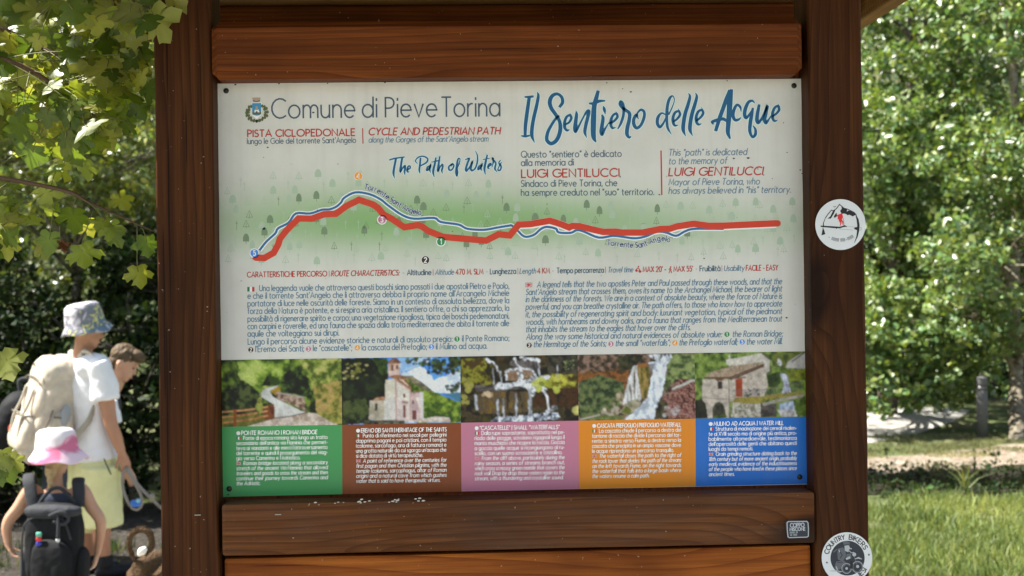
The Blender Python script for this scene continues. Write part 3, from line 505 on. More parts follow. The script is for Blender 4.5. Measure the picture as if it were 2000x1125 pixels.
# flags
fl = {'g': Ink(), 'w': Ink(), 'r': Ink(), 'b': Ink()}
def flag_it(x, y, w, h):
    fl['g'].poly([(x, y), (x+w/3, y), (x+w/3, y-h), (x, y-h)], L1); fl['w'].poly([(x+w/3, y), (x+2*w/3, y), (x+2*w/3, y-h), (x+w/3, y-h)], L1); fl['r'].poly([(x+2*w/3, y), (x+w, y), (x+w, y-h), (x+2*w/3, y-h)], L1)
def flag_uk(x, y, w, h):
    fl['b'].poly([(x, y), (x+w, y), (x+w, y-h), (x, y-h)], L1); fl['w'].stroke([(x, y), (x+w, y-h)], h*.22, L1+.5); fl['w'].stroke([(x, y-h), (x+w, y)], h*.22, L1+.7)
    fl['w'].stroke([(x+w/2, y), (x+w/2, y-h)], h*.4, L1+.9); fl['w'].stroke([(x, y-h/2), (x+w, y-h/2)], h*.4, L1+1.1); fl['r'].stroke([(x+w/2, y), (x+w/2, y-h)], h*.22, L1+1.4); fl['r'].stroke([(x, y-h/2), (x+w, y-h/2)], h*.22, L1+1.6); fl['r'].stroke([(x, y), (x+w, y-h)], h*.1, L1+1.2); fl['r'].stroke([(x, y-h), (x+w, y)], h*.1, L1+1.25)
flag_it(483, 569.4, 14, 9); flag_uk(1026, 561, 13.5, 9)
# crest
cr = {k: Ink() for k in 'bgowk'}
cr['b'].poly([(492.3, 201.5), (510.2, 201.2), (510.2, 222), (507, 225), (501.4, 226), (496, 225), (492.6, 222.4)], L1)
cr['w'].poly([(491.2, 200.4), (511.2, 200.2), (511.3, 223), (501.4, 233), (491.5, 223.4)], L1-.6)
cr['g'].poly([(492.8, 219), (510.2, 218.6), (510.2, 223.4), (492.9, 223.8)], L1+.5); cr['w'].poly([(498, 214), (505, 214), (507, 219.5), (496.5, 219.6)], L1+.7); cr['o'].poly([(499.4, 207.6), (503.2, 207.6), (504, 215), (498.6, 215)], L1+.9); cr['k'].disc(501.3, 219, 2, L1+1.1, 10)
cr['o'].poly([(492.6, 190.8), (509, 190.4), (507.6, 199.2), (494.4, 199.5)], L1); cr['k'].stroke([(494.2, 196.6), (501, 198.6), (507.8, 196.3)], 1.6, L1+.4)
for sx, xs in ((-1, ((488.5, 208), (484.5, 214), (483.4, 220), (484, 226), (488, 231), (493, 235), (499, 236.5))), (1, ((514.5, 208), (518.5, 213), (520.5, 219), (519.4, 225), (515.4, 230), (510, 234.5), (504, 236.5)))):
    for j, (a, b) in enumerate(xs):
        for d in (-1, 1): cr['g'].disc(a+d*2.2, b+rr.uniform(-1.5, 1.5), 2.5, L1+.1*j, 8, 3.4)
    cr['k'].stroke(xs, 1.3, L1+1)
CRM = {'b': pc(52, 112, 142), 'g': pc(72, 84, 44), 'o': pc(142, 124, 104), 'w': pc(206, 208, 202), 'k': pc(78, 54, 50)}
for k, i_ in cr.items(): i_.build('crest', print_mat('ink_crest', CRM[k], .4, 0), YP, panel)

# ------------------------------------------------------------------ the five printed pictures
def vnoise(h, w, cell, rng, octv=4, rough=.55, stretch=(1, 1)):
    out = np.zeros((h, w)); amp = 1; tot = 0
    for o in range(octv):
        cx, cy = max(1.01, cell*stretch[0]/2**o), max(1.01, cell*stretch[1]/2**o)
        gw, gh = int(w/cx)+3, int(h/cy)+3; G = rng.random((gh, gw)); xs = np.arange(w)/cx; ys = np.arange(h)/cy
        xi, yi = xs.astype(int), ys.astype(int); fx, fy = xs-xi, ys-yi; fx = fx*fx*(3-2*fx); fy = (fy*fy*(3-2*fy))[:, None]
        a = G[yi][:, xi]*(1-fx)+G[yi][:, xi+1]*fx; b = G[yi+1][:, xi]*(1-fx)+G[yi+1][:, xi+1]*fx
        out += amp*(a*(1-fy)+b*fy); tot += amp; amp *= rough
    return out/tot
class Pic:                                # a small painted picture; coordinates as in a 1800 x 1125 enlargement
    def __init__(s, x0, y0, x1, y1, seed, W=200, H=114):
        s.W, s.H = W, H; s.box = (x0, y0, x1, y1); s.rng = np.random.default_rng(seed); s.img = np.zeros((H, W, 3))
        s.X, s.Y = np.meshgrid(np.linspace(x0, x1, W), np.linspace(y0, y1, H))
    def mask(s, P, soft=0, wob=0, cell=10):
        X_, Y_ = s.X, s.Y
        if wob: X_ = X_+(vnoise(s.H, s.W, cell, s.rng, 3)-.5)*2*wob; Y_ = Y_+(vnoise(s.H, s.W, cell, s.rng, 3)-.5)*2*wob
        ins = np.zeros(X_.shape, bool); n = len(P)
        for i in range(n):
            (xa, ya), (xb, yb) = P[i], P[(i+1) % n]
            if ya == yb: continue
            c = ((ya > Y_) != (yb > Y_)) & (X_ < (xb-xa)*(Y_-ya)/(yb-ya)+xa); ins ^= c
        return ins.astype(float)
    def put(s, m, cols, cell=8, octv=4, stretch=(1, 1), contrast=1.6, gain=1.0):
        n = vnoise(s.H, s.W, cell, s.rng, octv, .62, stretch); n = np.clip((n-.5)*contrast*2+.5, 0, 1)
        C = np.array([lin(c) for c in cols]); t_ = n*(len(cols)-1); i = np.minimum(t_.astype(int), len(cols)-2); f = (t_-i)[..., None]
        s.img = s.img*(1-m[..., None])+(C[i]*(1-f)+C[i+1]*f)*gain*m[..., None]
    def poly(s, P, cols, cell=8, wob=0, wcell=10, **k): s.put(s.mask(P, 0, wob, wcell), cols if isinstance(cols[0], tuple) else [cols, cols], cell, **k)
    def line(s, P, w, cols, wob=0, **k):
        m = np.zeros(s.X.shape); X_ = s.X; Y_ = s.Y
        if wob: X_ = X_+(vnoise(s.H, s.W, 6, s.rng, 2)-.5)*2*wob; Y_ = Y_+(vnoise(s.H, s.W, 6, s.rng, 2)-.5)*2*wob
        for (xa, ya), (xb, yb) in zip(P[:-1], P[1:]):
            dx, dy_ = xb-xa, yb-ya; t_ = np.clip(((X_-xa)*dx+(Y_-ya)*dy_)/(dx*dx+dy_*dy_+1e-9), 0, 1)
            m = np.maximum(m, np.clip((w/2-np.hypot(X_-xa-t_*dx, Y_-ya-t_*dy_))/8+.5, 0, 1))
        s.put(m, cols if isinstance(cols[0], tuple) else [cols, cols], **k)
    def blobs(s, n, box, r, cols, asp=1.0):
        for _ in range(n):
            cx, cy = s.rng.uniform(box[0], box[2]), s.rng.uniform(box[1], box[3]); q = s.rng.uniform(.5, 1.2)*r
            m = (np.hypot((s.X-cx), (s.Y-cy)*asp) < q).astype(float); c = lin(cols[s.rng.integers(len(cols))]); s.img = s.img*(1-m[..., None]*.85)+np.array(c)*m[..., None]*.85
    def build(s, off, corners, name, lay=6.0):
        # corners: photo pixels TL TR BR BL of the printed picture
        im = s.img
        for ax in (0, 1, 0, 1): P_ = np.pad(im, [(1, 1) if q == ax else (0, 0) for q in range(3)], 'edge'); im = .5*im+.25*(np.take(P_, range(2, P_.shape[ax]), ax)+np.take(P_, range(0, P_.shape[ax]-2), ax))
        im = 1.12*np.clip(im, 0, .45)**1.10*(.86+.28*vnoise(s.H, s.W, 2.2, s.rng, 2, .6))[..., None]*(.8+.4*vnoise(s.H, s.W, 14, s.rng, 3, .6))[..., None]
        s.img = im
        u = np.linspace(0, 1, s.W)[None, :, None]; v = np.linspace(0, 1, s.H)[:, None, None]; c = [np.array(q, float) for q in corners]
        P = (c[0]*(1-u)+c[1]*u)*(1-v)+(c[3]*(1-u)+c[2]*u)*v
        d = np.array(FWD)+np.array(RT)*((P[..., :1]-1000)/FPX)+np.array(UP)*((562.5-P[..., 1:])/FPX); C = np.array(CAM)
        Wd = C+d*((YP-C[1])/d[..., 1:2]); Wd[..., 1] -= lay*1e-4
        k = .74/np.array(lin((176, 174, 166))); col = np.clip(s.img*k, 0, .85).reshape(-1, 3)
        idx = np.arange(s.W*s.H).reshape(s.H, s.W); F = np.stack([idx[:-1, :-1], idx[1:, :-1], idx[1:, 1:], idx[:-1, 1:]], -1).reshape(-1, 4)
        return fastmesh(name, Wd.reshape(-1, 3), F, M_pic, panel, col)
M_pic = print_mat('picture_print', None, 0.33, 0.0)
GRN = [(16, 22, 10), (42, 56, 18), (74, 92, 28), (104, 122, 44)]; GRL = [(40, 56, 18), (82, 104, 34), (118, 136, 52), (146, 156, 84)]; DRK = [(8, 10, 8), (18, 24, 14), (34, 46, 20)]
full = lambda p: [(p.box[0]-5, p.box[1]-5), (p.box[2]+5, p.box[1]-5), (p.box[2]+5, p.box[3]+5), (p.box[0]-5, p.box[3]+5)]
# 1 bridge
p = Pic(15, 95, 1770, 1070, 11); p.poly(full(p), GRN, 16)
p.poly([(200, 60), (1000, 60), (1100, 420), (880, 480), (560, 520), (300, 400)], GRL, 18, 60, 14); p.poly([(1100, 60), (1800, 60), (1800, 800), (1400, 640), (1250, 300)], [(60, 72, 26), (110, 122, 50), (150, 146, 84)], 10, 50, 12)
p.poly([(0, 560), (300, 420), (620, 620), (620, 900), (0, 900)], DRK+[(70, 78, 40)], 9, 40, 10); p.poly([(900, 330), (1100, 200), (1300, 420), (1320, 640), (1050, 620), (880, 540)], DRK+[(62, 82, 30)], 10, 40, 10); p.poly([(600, 480), (690, 320), (740, 480)], DRK, 8)
p.poly([(1330, 480), (1800, 420), (1800, 1000), (1420, 900)], [(74, 78, 30), (124, 116, 52), (150, 124, 78)], 9, 40, 9); p.poly([(720, 560), (860, 480), (880, 580), (830, 640)], [(120, 92, 30), (140, 116, 44)], 6)
p.poly([(640, 520), (860, 475), (720, 560), (760, 640), (1180, 860), (1300, 890), (780, 970), (780, 760), (560, 620)], [(146, 144, 134), (176, 174, 166)], 14, contrast=.8)
p.poly([(350, 1075), (800, 960), (1270, 885), (1420, 900), (1700, 1060), (1700, 1090)], [(132, 116, 100), (172, 160, 146)], 6); p.line([(790, 955), (1000, 935), (1260, 880)], 14, (60, 54, 50))
p.poly([(820, 580), (1240, 660), (1290, 720), (1250, 880), (1160, 820), (810, 660)], [(78, 58, 46), (120, 98, 84), (150, 130, 112)], 5); p.line([(825, 585), (1000, 615), (1240, 665)], 22, (136, 128, 120)); p.poly([(1290, 690), (1390, 700), (1390, 890), (1300, 880)], [(8, 10, 8), (24, 30, 16)], 6); p.poly([(1220, 650), (1400, 690), (1290, 760), (1240, 860)], GRN, 6, 20, 6)
p.poly([(0, 940), (640, 900), (780, 960), (340, 1080), (0, 1090)], [(64, 66, 24), (104, 98, 40)], 8); p.poly([(600, 790), (780, 745), (790, 960), (640, 985)], [(62, 28, 14), (104, 56, 32)], 6)
for ya, yb in ((855, 790), (930, 850), (1015, 920)): p.line([(15, ya), (400, (ya+yb)/2+6), (680, yb)], 26, [(128, 72, 34), (170, 128, 84)])
p.line([(205, 840), (205, 1070)], 44, (120, 62, 26)); p.poly([(500, 800), (590, 560), (620, 820), (560, 920)], [(70, 76, 30), (128, 130, 60)], 6, 20, 6); p.poly([(1400, 900), (1780, 920), (1780, 1060), (1650, 1050)], [(74, 86, 32), (140, 130, 60)], 7)
PIC1 = p
# 2 chapel
p = Pic(50, 75, 1790, 1050, 12); p.poly(full(p), [(62, 112, 170), (96, 142, 190)], 30); p.poly([(900, 300), (1250, 220), (1420, 420), (1600, 300), (1800, 260), (1800, 640), (900, 640)], [(150, 160, 168), (196, 198, 198)], 24, 60, 16); p.poly([(880, 80), (1400, 80), (1250, 200), (900, 300)], [(170, 178, 186), (120, 150, 184)], 14)
p.poly([(1550, 620), (1800, 600), (1800, 760)], (60, 100, 116)); p.poly([(940, 350), (1080, 350), (1400, 580), (1800, 760), (1800, 1050), (1150, 1050), (1050, 500)], [(46, 66, 20), (84, 104, 32), (120, 136, 52)], 9, 20, 8); p.poly([(940, 345), (1080, 352), (1220, 440), (1400, 585), (1250, 560), (1080, 450)], [(78, 74, 54), (122, 112, 88)], 8)
p.poly([(0, 60), (720, 60), (740, 420), (690, 640), (480, 760), (460, 1060), (0, 1060)], DRK, 12, 40, 12); p.poly([(500, 80), (720, 80), (730, 300), (640, 340)], [(20, 34, 12), (54, 74, 24)], 8, 30, 8)
p.blobs(26, (80, 150, 440, 380), 34, [(110, 108, 50), (146, 138, 96), (90, 90, 34)], 1.6); p.poly([(60, 700), (380, 660), (460, 820), (440, 1040), (60, 1040)], [(10, 14, 8), (40, 50, 22), (66, 74, 38)], 9, 30, 8)
p.poly([(735, 150), (900, 150), (905, 330), (735, 350)], [(150, 118, 98), (178, 152, 134)], 6); p.poly([(720, 150), (800, 80), (850, 75), (930, 150), (880, 170), (760, 165)], [(90, 62, 48), (128, 96, 76)], 6)
p.poly([(780, 180), (806, 180), (806, 270), (780, 270)], (66, 50, 44)); p.poly([(852, 185), (878, 185), (878, 240), (852, 240)], (66, 50, 44)); p.poly([(730, 270), (905, 262), (910, 330), (735, 345)], [(164, 142, 132), (176, 156, 144)], 8)
p.poly([(690, 400), (840, 380), (845, 660), (680, 680)], [(166, 160, 142), (182, 174, 156)], 10); p.poly([(670, 670), (840, 650), (840, 1030), (660, 1035)], [(160, 156, 146), (176, 170, 160)], 14); p.poly([(460, 700), (670, 690), (660, 1010), (440, 980)], [(132, 124, 106), (158, 148, 130)], 10)
p.poly([(500, 700), (560, 655), (690, 650), (680, 700)], [(120, 84, 62), (170, 130, 100)], 5); p.poly([(535, 745), (570, 745), (565, 855), (530, 850)], (44, 38, 36)); p.poly([(840, 390), (1060, 550), (1060, 1010), (840, 1030)], [(160, 146, 140), (180, 168, 158)], 12); p.poly([(862, 470), (1040, 600), (1040, 720), (866, 690)], [(172, 166, 152), (184, 176, 164)], 12)
p.poly([(735, 350), (850, 325), (960, 345), (1075, 520), (1060, 560), (850, 400)], [(104, 68, 46), (142, 102, 74)], 6); p.poly([(880, 385), (950, 400), (1030, 490), (1020, 500)], (176, 158, 136)); p.line([(840, 400), (1055, 560)], 20, (150, 124, 104))
p.line([(842, 400), (842, 1030)], 18, (146, 116, 104)); p.line([(1052, 560), (1052, 1010)], 14, (150, 120, 108)); p.poly([(945, 660), (945, 620), (962, 600), (982, 620), (984, 670)], (88, 62, 52)); p.poly([(925, 710), (1015, 730), (1010, 760), (930, 745)], (126, 92, 84)); p.poly([(945, 775), (982, 780), (980, 960), (945, 960)], (104, 58, 50))
p.poly([(1060, 590), (1190, 575), (1245, 600), (1240, 1000), (1060, 1010)], [(150, 128, 124), (172, 152, 146)], 10); p.poly([(1190, 580), (1245, 590), (1245, 1000), (1200, 1005)], (170, 164, 158)); p.poly([(1130, 670), (1180, 660), (1195, 860)], (190, 172, 160)); p.poly([(1060, 600), (1190, 570), (1200, 590), (1070, 610)], (112, 80, 64)); p.poly([(1078, 710), (1102, 710), (1102, 765), (1078, 765)], (84, 60, 56)); p.poly([(1075, 855), (1142, 855), (1142, 995), (1080, 1000)], (92, 52, 50))
p.poly([(950, 1010), (1250, 980), (1420, 950), (1620, 970), (1640, 1040), (950, 1040)], [(146, 132, 116), (182, 172, 160)], 5); p.poly([(380, 990), (960, 1000), (960, 1090), (380, 1090)], [(30, 34, 20), (70, 66, 52), (96, 92, 80)], 7); p.blobs(60, (1000, 70, 1560, 200), 26, [(34, 52, 16), (74, 92, 34), (20, 30, 12)], 1.0); p.blobs(70, (1320, 180, 1790, 320), 26, [(34, 46, 16), (70, 84, 30), (20, 26, 12)]); p.blobs(18, (1580, 470, 1790, 590), 26, [(18, 26, 12), (40, 52, 18)]); p.blobs(40, (1640, 70, 1800, 220), 30, [(20, 28, 12), (50, 62, 24)])
PIC2 = p
# 3 small waterfalls
p = Pic(20, 75, 1745, 1040, 13); p.poly(full(p), [(12, 10, 8), (34, 26, 16), (70, 56, 32), (44, 38, 20)], 14, contrast=2.2)
p.poly([(20, 120), (360, 100), (500, 230), (480, 470), (200, 520), (20, 480)], [(30, 26, 10), (84, 76, 18), (120, 118, 36), (62, 46, 16)], 12, 30, 9); p.poly([(1300, 80), (1745, 80), (1745, 360), (1300, 340)], [(14, 14, 12), (40, 38, 30), (64, 58, 46)], 8); p.poly([(520, 80), (860, 80), (760, 200), (560, 180)], [(30, 24, 14), (66, 50, 28)], 10)
p.poly([(760, 150), (1150, 130), (1200, 330), (1050, 340), (860, 250), (740, 210)], [(48, 44, 44), (96, 88, 84)], 8, stretch=(.6, 1.6)); p.poly([(1060, 380), (1400, 350), (1745, 370), (1745, 640), (1300, 620)], [(54, 44, 14), (110, 102, 30), (150, 146, 60)], 8, 30, 8); p.poly([(1100, 560), (1745, 560), (1745, 820), (1350, 860), (1080, 800)], [(20, 14, 8), (66, 38, 14), (40, 26, 12)], 10)
p.poly([(680, 280), (1080, 270), (1090, 440), (700, 440)], [(84, 70, 52), (134, 112, 90), (110, 86, 66)], 8); p.poly([(230, 640), (500, 590), (980, 600), (1060, 660), (1050, 900), (300, 920), (220, 800)], [(34, 26, 16), (84, 66, 34), (64, 58, 52), (96, 74, 28)], 12, stretch=(.6, 1.8))
p.poly([(230, 500), (560, 500), (1000, 560), (560, 590), (240, 580)], [(46, 42, 40), (92, 84, 80)], 6, stretch=(2, .5))
for P, w in (([(560, 520), (800, 500), (1000, 480), (1240, 560)], 90), ([(880, 450), (1080, 560), (1060, 640)], 80), ([(690, 430), (700, 300), (800, 265), (1050, 270), (1120, 370)], 34), ([(900, 300), (920, 460)], 60), ([(1070, 430), (1300, 400)], 70), ([(900, 110), (1080, 130), (1190, 150)], 36), ([(830, 120), (850, 230), (900, 260)], 40), ([(400, 120), (520, 180), (560, 250), (600, 320)], 34)): p.line(P, w, [(96, 96, 98), (170, 172, 172), (196, 196, 194)], 30, cell=5)
for x_, ya, yb, w in ((1030, 600, 960, 56), (830, 640, 960, 34), (560, 720, 960, 40), (640, 700, 960, 26), (240, 660, 840, 44), (500, 260, 480, 22), (610, 300, 470, 22), (1170, 200, 380, 26), (1440, 230, 400, 18)): p.line([(x_, ya), (x_+10, yb)], w, [(84, 82, 80), (164, 166, 168)], 14, cell=5, stretch=(.5, 2))
p.line([(1230, 580), (1290, 680), (1315, 930)], 30, [(150, 152, 150), (190, 190, 188)], 6); p.poly([(430, 1050), (540, 960), (760, 960), (1060, 930), (1440, 910), (1500, 1000), (1100, 1050)], [(40, 42, 46), (120, 124, 132), (186, 188, 190)], 6, 30, 6); p.line([(1290, 900), (1420, 830)], 50, [(80, 80, 80), (170, 172, 172)], 30)
p.blobs(14, (1080, 430, 1450, 600), 46, [(126, 132, 40), (150, 152, 66), (96, 100, 30)]); p.blobs(10, (40, 380, 180, 780), 42, [(132, 126, 62), (110, 108, 44)]); p.blobs(6, (1620, 840, 1740, 920), 44, [(170, 164, 96), (150, 144, 84)]); p.blobs(8, (340, 600, 460, 660), 36, [(150, 126, 98), (170, 150, 122)]); p.blobs(8, (300, 950, 460, 1010), 40, [(62, 56, 20), (40, 36, 14)]); p.blobs(30, (1540, 150, 1700, 290), 14, [(110, 116, 80), (70, 76, 44)])
PIC3 = p
# 4 waterfall
p = Pic(22, 40, 1740, 1010, 14); p.poly(full(p), [(44, 36, 28), (88, 70, 54), (116, 94, 80)], 6, contrast=2.2); p.poly([(20, 300), (760, 260), (760, 560), (20, 520)], [(66, 44, 20), (124, 76, 38), (92, 62, 28)], 10, 50, 10); p.poly([(20, 480), (340, 330), (700, 480), (620, 900), (20, 960)], [(30, 40, 24), (62, 76, 44), (92, 98, 58)], 7, 50, 9); p.poly([(600, 60), (1000, 50), (840, 260), (640, 300)], [(20, 20, 14), (62, 60, 36)], 8)
p.poly([(1330, 60), (1745, 40), (1745, 480), (1440, 420), (1260, 640), (1330, 250)], [(50, 62, 34), (90, 102, 58), (116, 124, 76)], 7, 30, 8); p.poly([(1480, 420), (1745, 430), (1745, 1000), (1180, 1000), (1220, 740), (1400, 580)], [(58, 30, 26), (110, 72, 62), (158, 124, 112), (92, 52, 44)], 4, contrast=2.4); p.poly([(1180, 700), (1320, 760), (1340, 1000), (1150, 1000)], [(22, 20, 16), (70, 66, 44)], 6)
p.poly([(900, 200), (1030, 170), (1080, 250), (1060, 560), (1020, 700), (930, 690), (880, 420)], [(62, 58, 26), (110, 96, 42), (136, 112, 66)], 7, stretch=(.6, 1.8)); p.poly([(900, 190), (1040, 170), (1060, 230), (900, 240)], (120, 80, 40))
p.poly([(830, 230), (900, 205), (900, 330), (930, 560), (960, 720), (690, 780), (720, 560)], [(64, 58, 48), (112, 106, 96), (176, 174, 168)], 6, stretch=(.5, 4), contrast=2.4); p.line([(860, 230), (780, 400), (690, 770)], 34, [(150, 148, 142), (184, 182, 176)], 6); p.line([(870, 240), (900, 480), (920, 700)], 30, [(140, 138, 130), (178, 176, 170)], 8)
p.poly([(1030, 50), (1400, 45), (1410, 110), (1200, 150), (1130, 120)], [(70, 70, 68), (150, 152, 152), (182, 184, 184)], 4, stretch=(.5, 3), contrast=2.2); p.poly([(1060, 190), (1340, 90), (1400, 100), (1330, 200), (1290, 480), (1230, 700), (1150, 860), (1130, 1010), (660, 1010), (830, 900), (1030, 690), (1080, 500), (1130, 260)], [(136, 142, 146), (176, 180, 182), (196, 198, 198)], 7, 24, 7, stretch=(.8, 1.6)); p.poly([(1060, 190), (1160, 180), (1110, 320), (1080, 260)], (110, 108, 112))
p.poly([(620, 900), (760, 740), (880, 700), (950, 760), (830, 900), (740, 940)], [(92, 86, 58), (140, 134, 112)], 8); p.poly([(640, 910), (720, 800), (800, 860), (780, 930)], [(66, 72, 24), (104, 104, 44)], 6); p.blobs(24, (380, 840, 620, 950), 34, [(140, 130, 112), (170, 160, 140), (104, 92, 66)]); p.blobs(10, (540, 620, 690, 800), 30, [(120, 106, 86), (150, 136, 112)]); p.poly([(40, 1010), (330, 930), (700, 960), (640, 1010)], [(74, 84, 40), (104, 108, 60)], 8); p.line([(60, 990), (330, 930)], 20, (150, 144, 132))
p.line([(1420, 560), (1720, 440)], 34, [(140, 142, 132), (160, 160, 150)], 10); p.blobs(30, (1280, 820, 1500, 960), 26, [(150, 144, 140), (120, 100, 92)])
PIC4 = p
# 5 mill
p = Pic(50, 45, 1690, 1000, 15); p.poly(full(p), [(40, 56, 20), (80, 98, 40), (110, 124, 60)], 10); p.poly([(1180, 60), (1690, 60), (1690, 300), (1200, 260)], [(50, 58, 24), (92, 98, 40)], 9)
p.poly([(510, 150), (1040, 60), (1040, 210), (560, 240), (515, 210)], [(150, 144, 130), (170, 164, 152)], 6); p.poly([(1040, 65), (1155, 160), (1150, 330), (1080, 360), (1050, 220)], [(138, 132, 122), (156, 150, 140)], 6); p.line([(1040, 62), (1160, 160)], 16, (70, 56, 46)); p.line([(560, 90), (565, 160)], 24, (160, 156, 148))
p.poly([(160, 430), (560, 430), (1060, 220), (1090, 300), (1120, 560), (1040, 720), (560, 760), (550, 1000), (140, 1000)], [(134, 124, 112), (160, 150, 136)], 5); p.poly([(180, 400), (280, 330), (600, 240), (1040, 190), (1070, 230), (600, 410), (190, 410)], [(112, 98, 80), (146, 130, 110), (124, 104, 84)], 5, stretch=(.7, 1.6)); p.line([(190, 408), (560, 412), (1065, 225)], 22, (72, 48, 36)); p.poly([(560, 430), (1070, 235), (1070, 260), (580, 450)], (70, 48, 38))
p.poly([(345, 425), (465, 425), (460, 455), (380, 460)], (86, 58, 44)); p.poly([(380, 465), (448, 465), (446, 575), (382, 572)], (44, 36, 32)); p.poly([(648, 435), (750, 430), (750, 690), (650, 695)], [(112, 44, 18), (134, 56, 24)], 6); p.line([(600, 425), (790, 410)], 20, (96, 70, 54)); p.line([(548, 430), (548, 1000)], 12, (74, 66, 60)); p.line([(150, 690), (300, 712), (545, 725)], 10, (96, 84, 74))
p.poly([(300, 1000), (300, 860), (340, 780), (400, 758), (455, 790), (488, 870), (490, 1000)], [(22, 22, 18), (64, 62, 50)], 8); p.poly([(50, 1000), (50, 730), (140, 720), (200, 780), (222, 900), (225, 1000)], [(14, 14, 12), (36, 34, 28)], 8); p.poly([(300, 960), (500, 940), (510, 1000), (300, 1000)], [(34, 46, 20), (64, 76, 34)], 6)
p.poly([(600, 780), (1020, 780), (1020, 1000), (570, 1000)], [(94, 90, 76), (136, 130, 116), (156, 150, 138)], 4, contrast=2); p.poly([(1010, 790), (1240, 800), (1240, 1000), (1010, 1000)], [(40, 36, 34), (72, 66, 62)], 6); p.poly([(600, 760), (640, 700), (1040, 690), (1300, 650), (1600, 630), (1620, 670), (1100, 740), (1040, 790), (760, 790)], [(84, 88, 38), (126, 116, 50), (110, 92, 44)], 6); p.line([(1060, 810), (1300, 745), (1640, 690)], 44, [(120, 112, 102), (142, 134, 124)], 4)
p.poly([(1100, 380), (1300, 330), (1310, 500), (1250, 560), (1130, 560)], [(26, 40, 16), (54, 70, 28)], 8); p.poly([(1360, 310), (1690, 300), (1690, 460), (1450, 480)], [(66, 74, 22), (110, 114, 34)], 8); p.poly([(1420, 190), (1600, 80), (1690, 50), (1690, 300), (1380, 280)], [(136, 132, 124), (150, 146, 138)], 8); p.line([(1480, 190), (1690, 45)], 18, (60, 54, 50))
p.poly([(1300, 360), (1360, 360), (1420, 400), (1460, 640), (1320, 650), (1350, 500)], [(120, 122, 134), (180, 182, 188)], 6, 14, 6, stretch=(.6, 1.8)); p.poly([(1290, 800), (1490, 760), (1510, 900), (1280, 890)], [(110, 122, 140), (168, 174, 182)], 6, stretch=(.6, 1.8)); p.poly([(1250, 890), (1520, 900), (1560, 1000), (1320, 1000)], [(120, 116, 112), (168, 164, 158)], 6); p.poly([(1100, 580), (1640, 470), (1640, 640), (1100, 700)], [(92, 92, 92), (110, 110, 108)], 8) if False else None
for x_ in range(600, 1640, 36): p.line([(x_, 600-max(0, x_-1100)*.2), (x_, 700-max(0, x_-1100)*.12)], 5, (92, 90, 90))
p.line([(590, 600), (1100, 590), (1640, 480)], 8, (84, 80, 80)); p.blobs(16, (720, 570, 1000, 680), 22, [(92, 88, 86), (120, 114, 110), (64, 60, 60)]); p.poly([(1520, 960), (1560, 780), (1690, 640), (1690, 1000)], [(46, 62, 22), (86, 104, 40)], 8, 20, 8); p.blobs(14, (1260, 160, 1330, 240), 18, [(166, 168, 164)])
PIC5 = p
tx = [432.2, 666.8, 899, 1128, 1356.4, 1574.6]; bx = [433.8, 668.2, 900.4, 1130, 1358.4, 1576]
def ty(x): return 703.4-(x-432)*0.0150
def my(x): return 833.6-(x-434)*0.0172
for k, (p, nm) in enumerate(((PIC1, 'bridge'), (PIC2, 'chapel'), (PIC3, 'cascade'), (PIC4, 'waterfall'), (PIC5, 'mill'))):
    p.build(None, [(tx[k], ty(tx[k])), (tx[k+1], ty(tx[k+1])), (bx[k+1], my(bx[k+1])), (bx[k], my(bx[k]))], 'printed_picture')
CAPC = [pc(52, 122, 66), pc(108, 50, 18), pc(158, 96, 112), pc(182, 108, 22), pc(12, 84, 152)]
CX = [435, 669.2, 901.6, 1131.2, 1359.6, 1577]
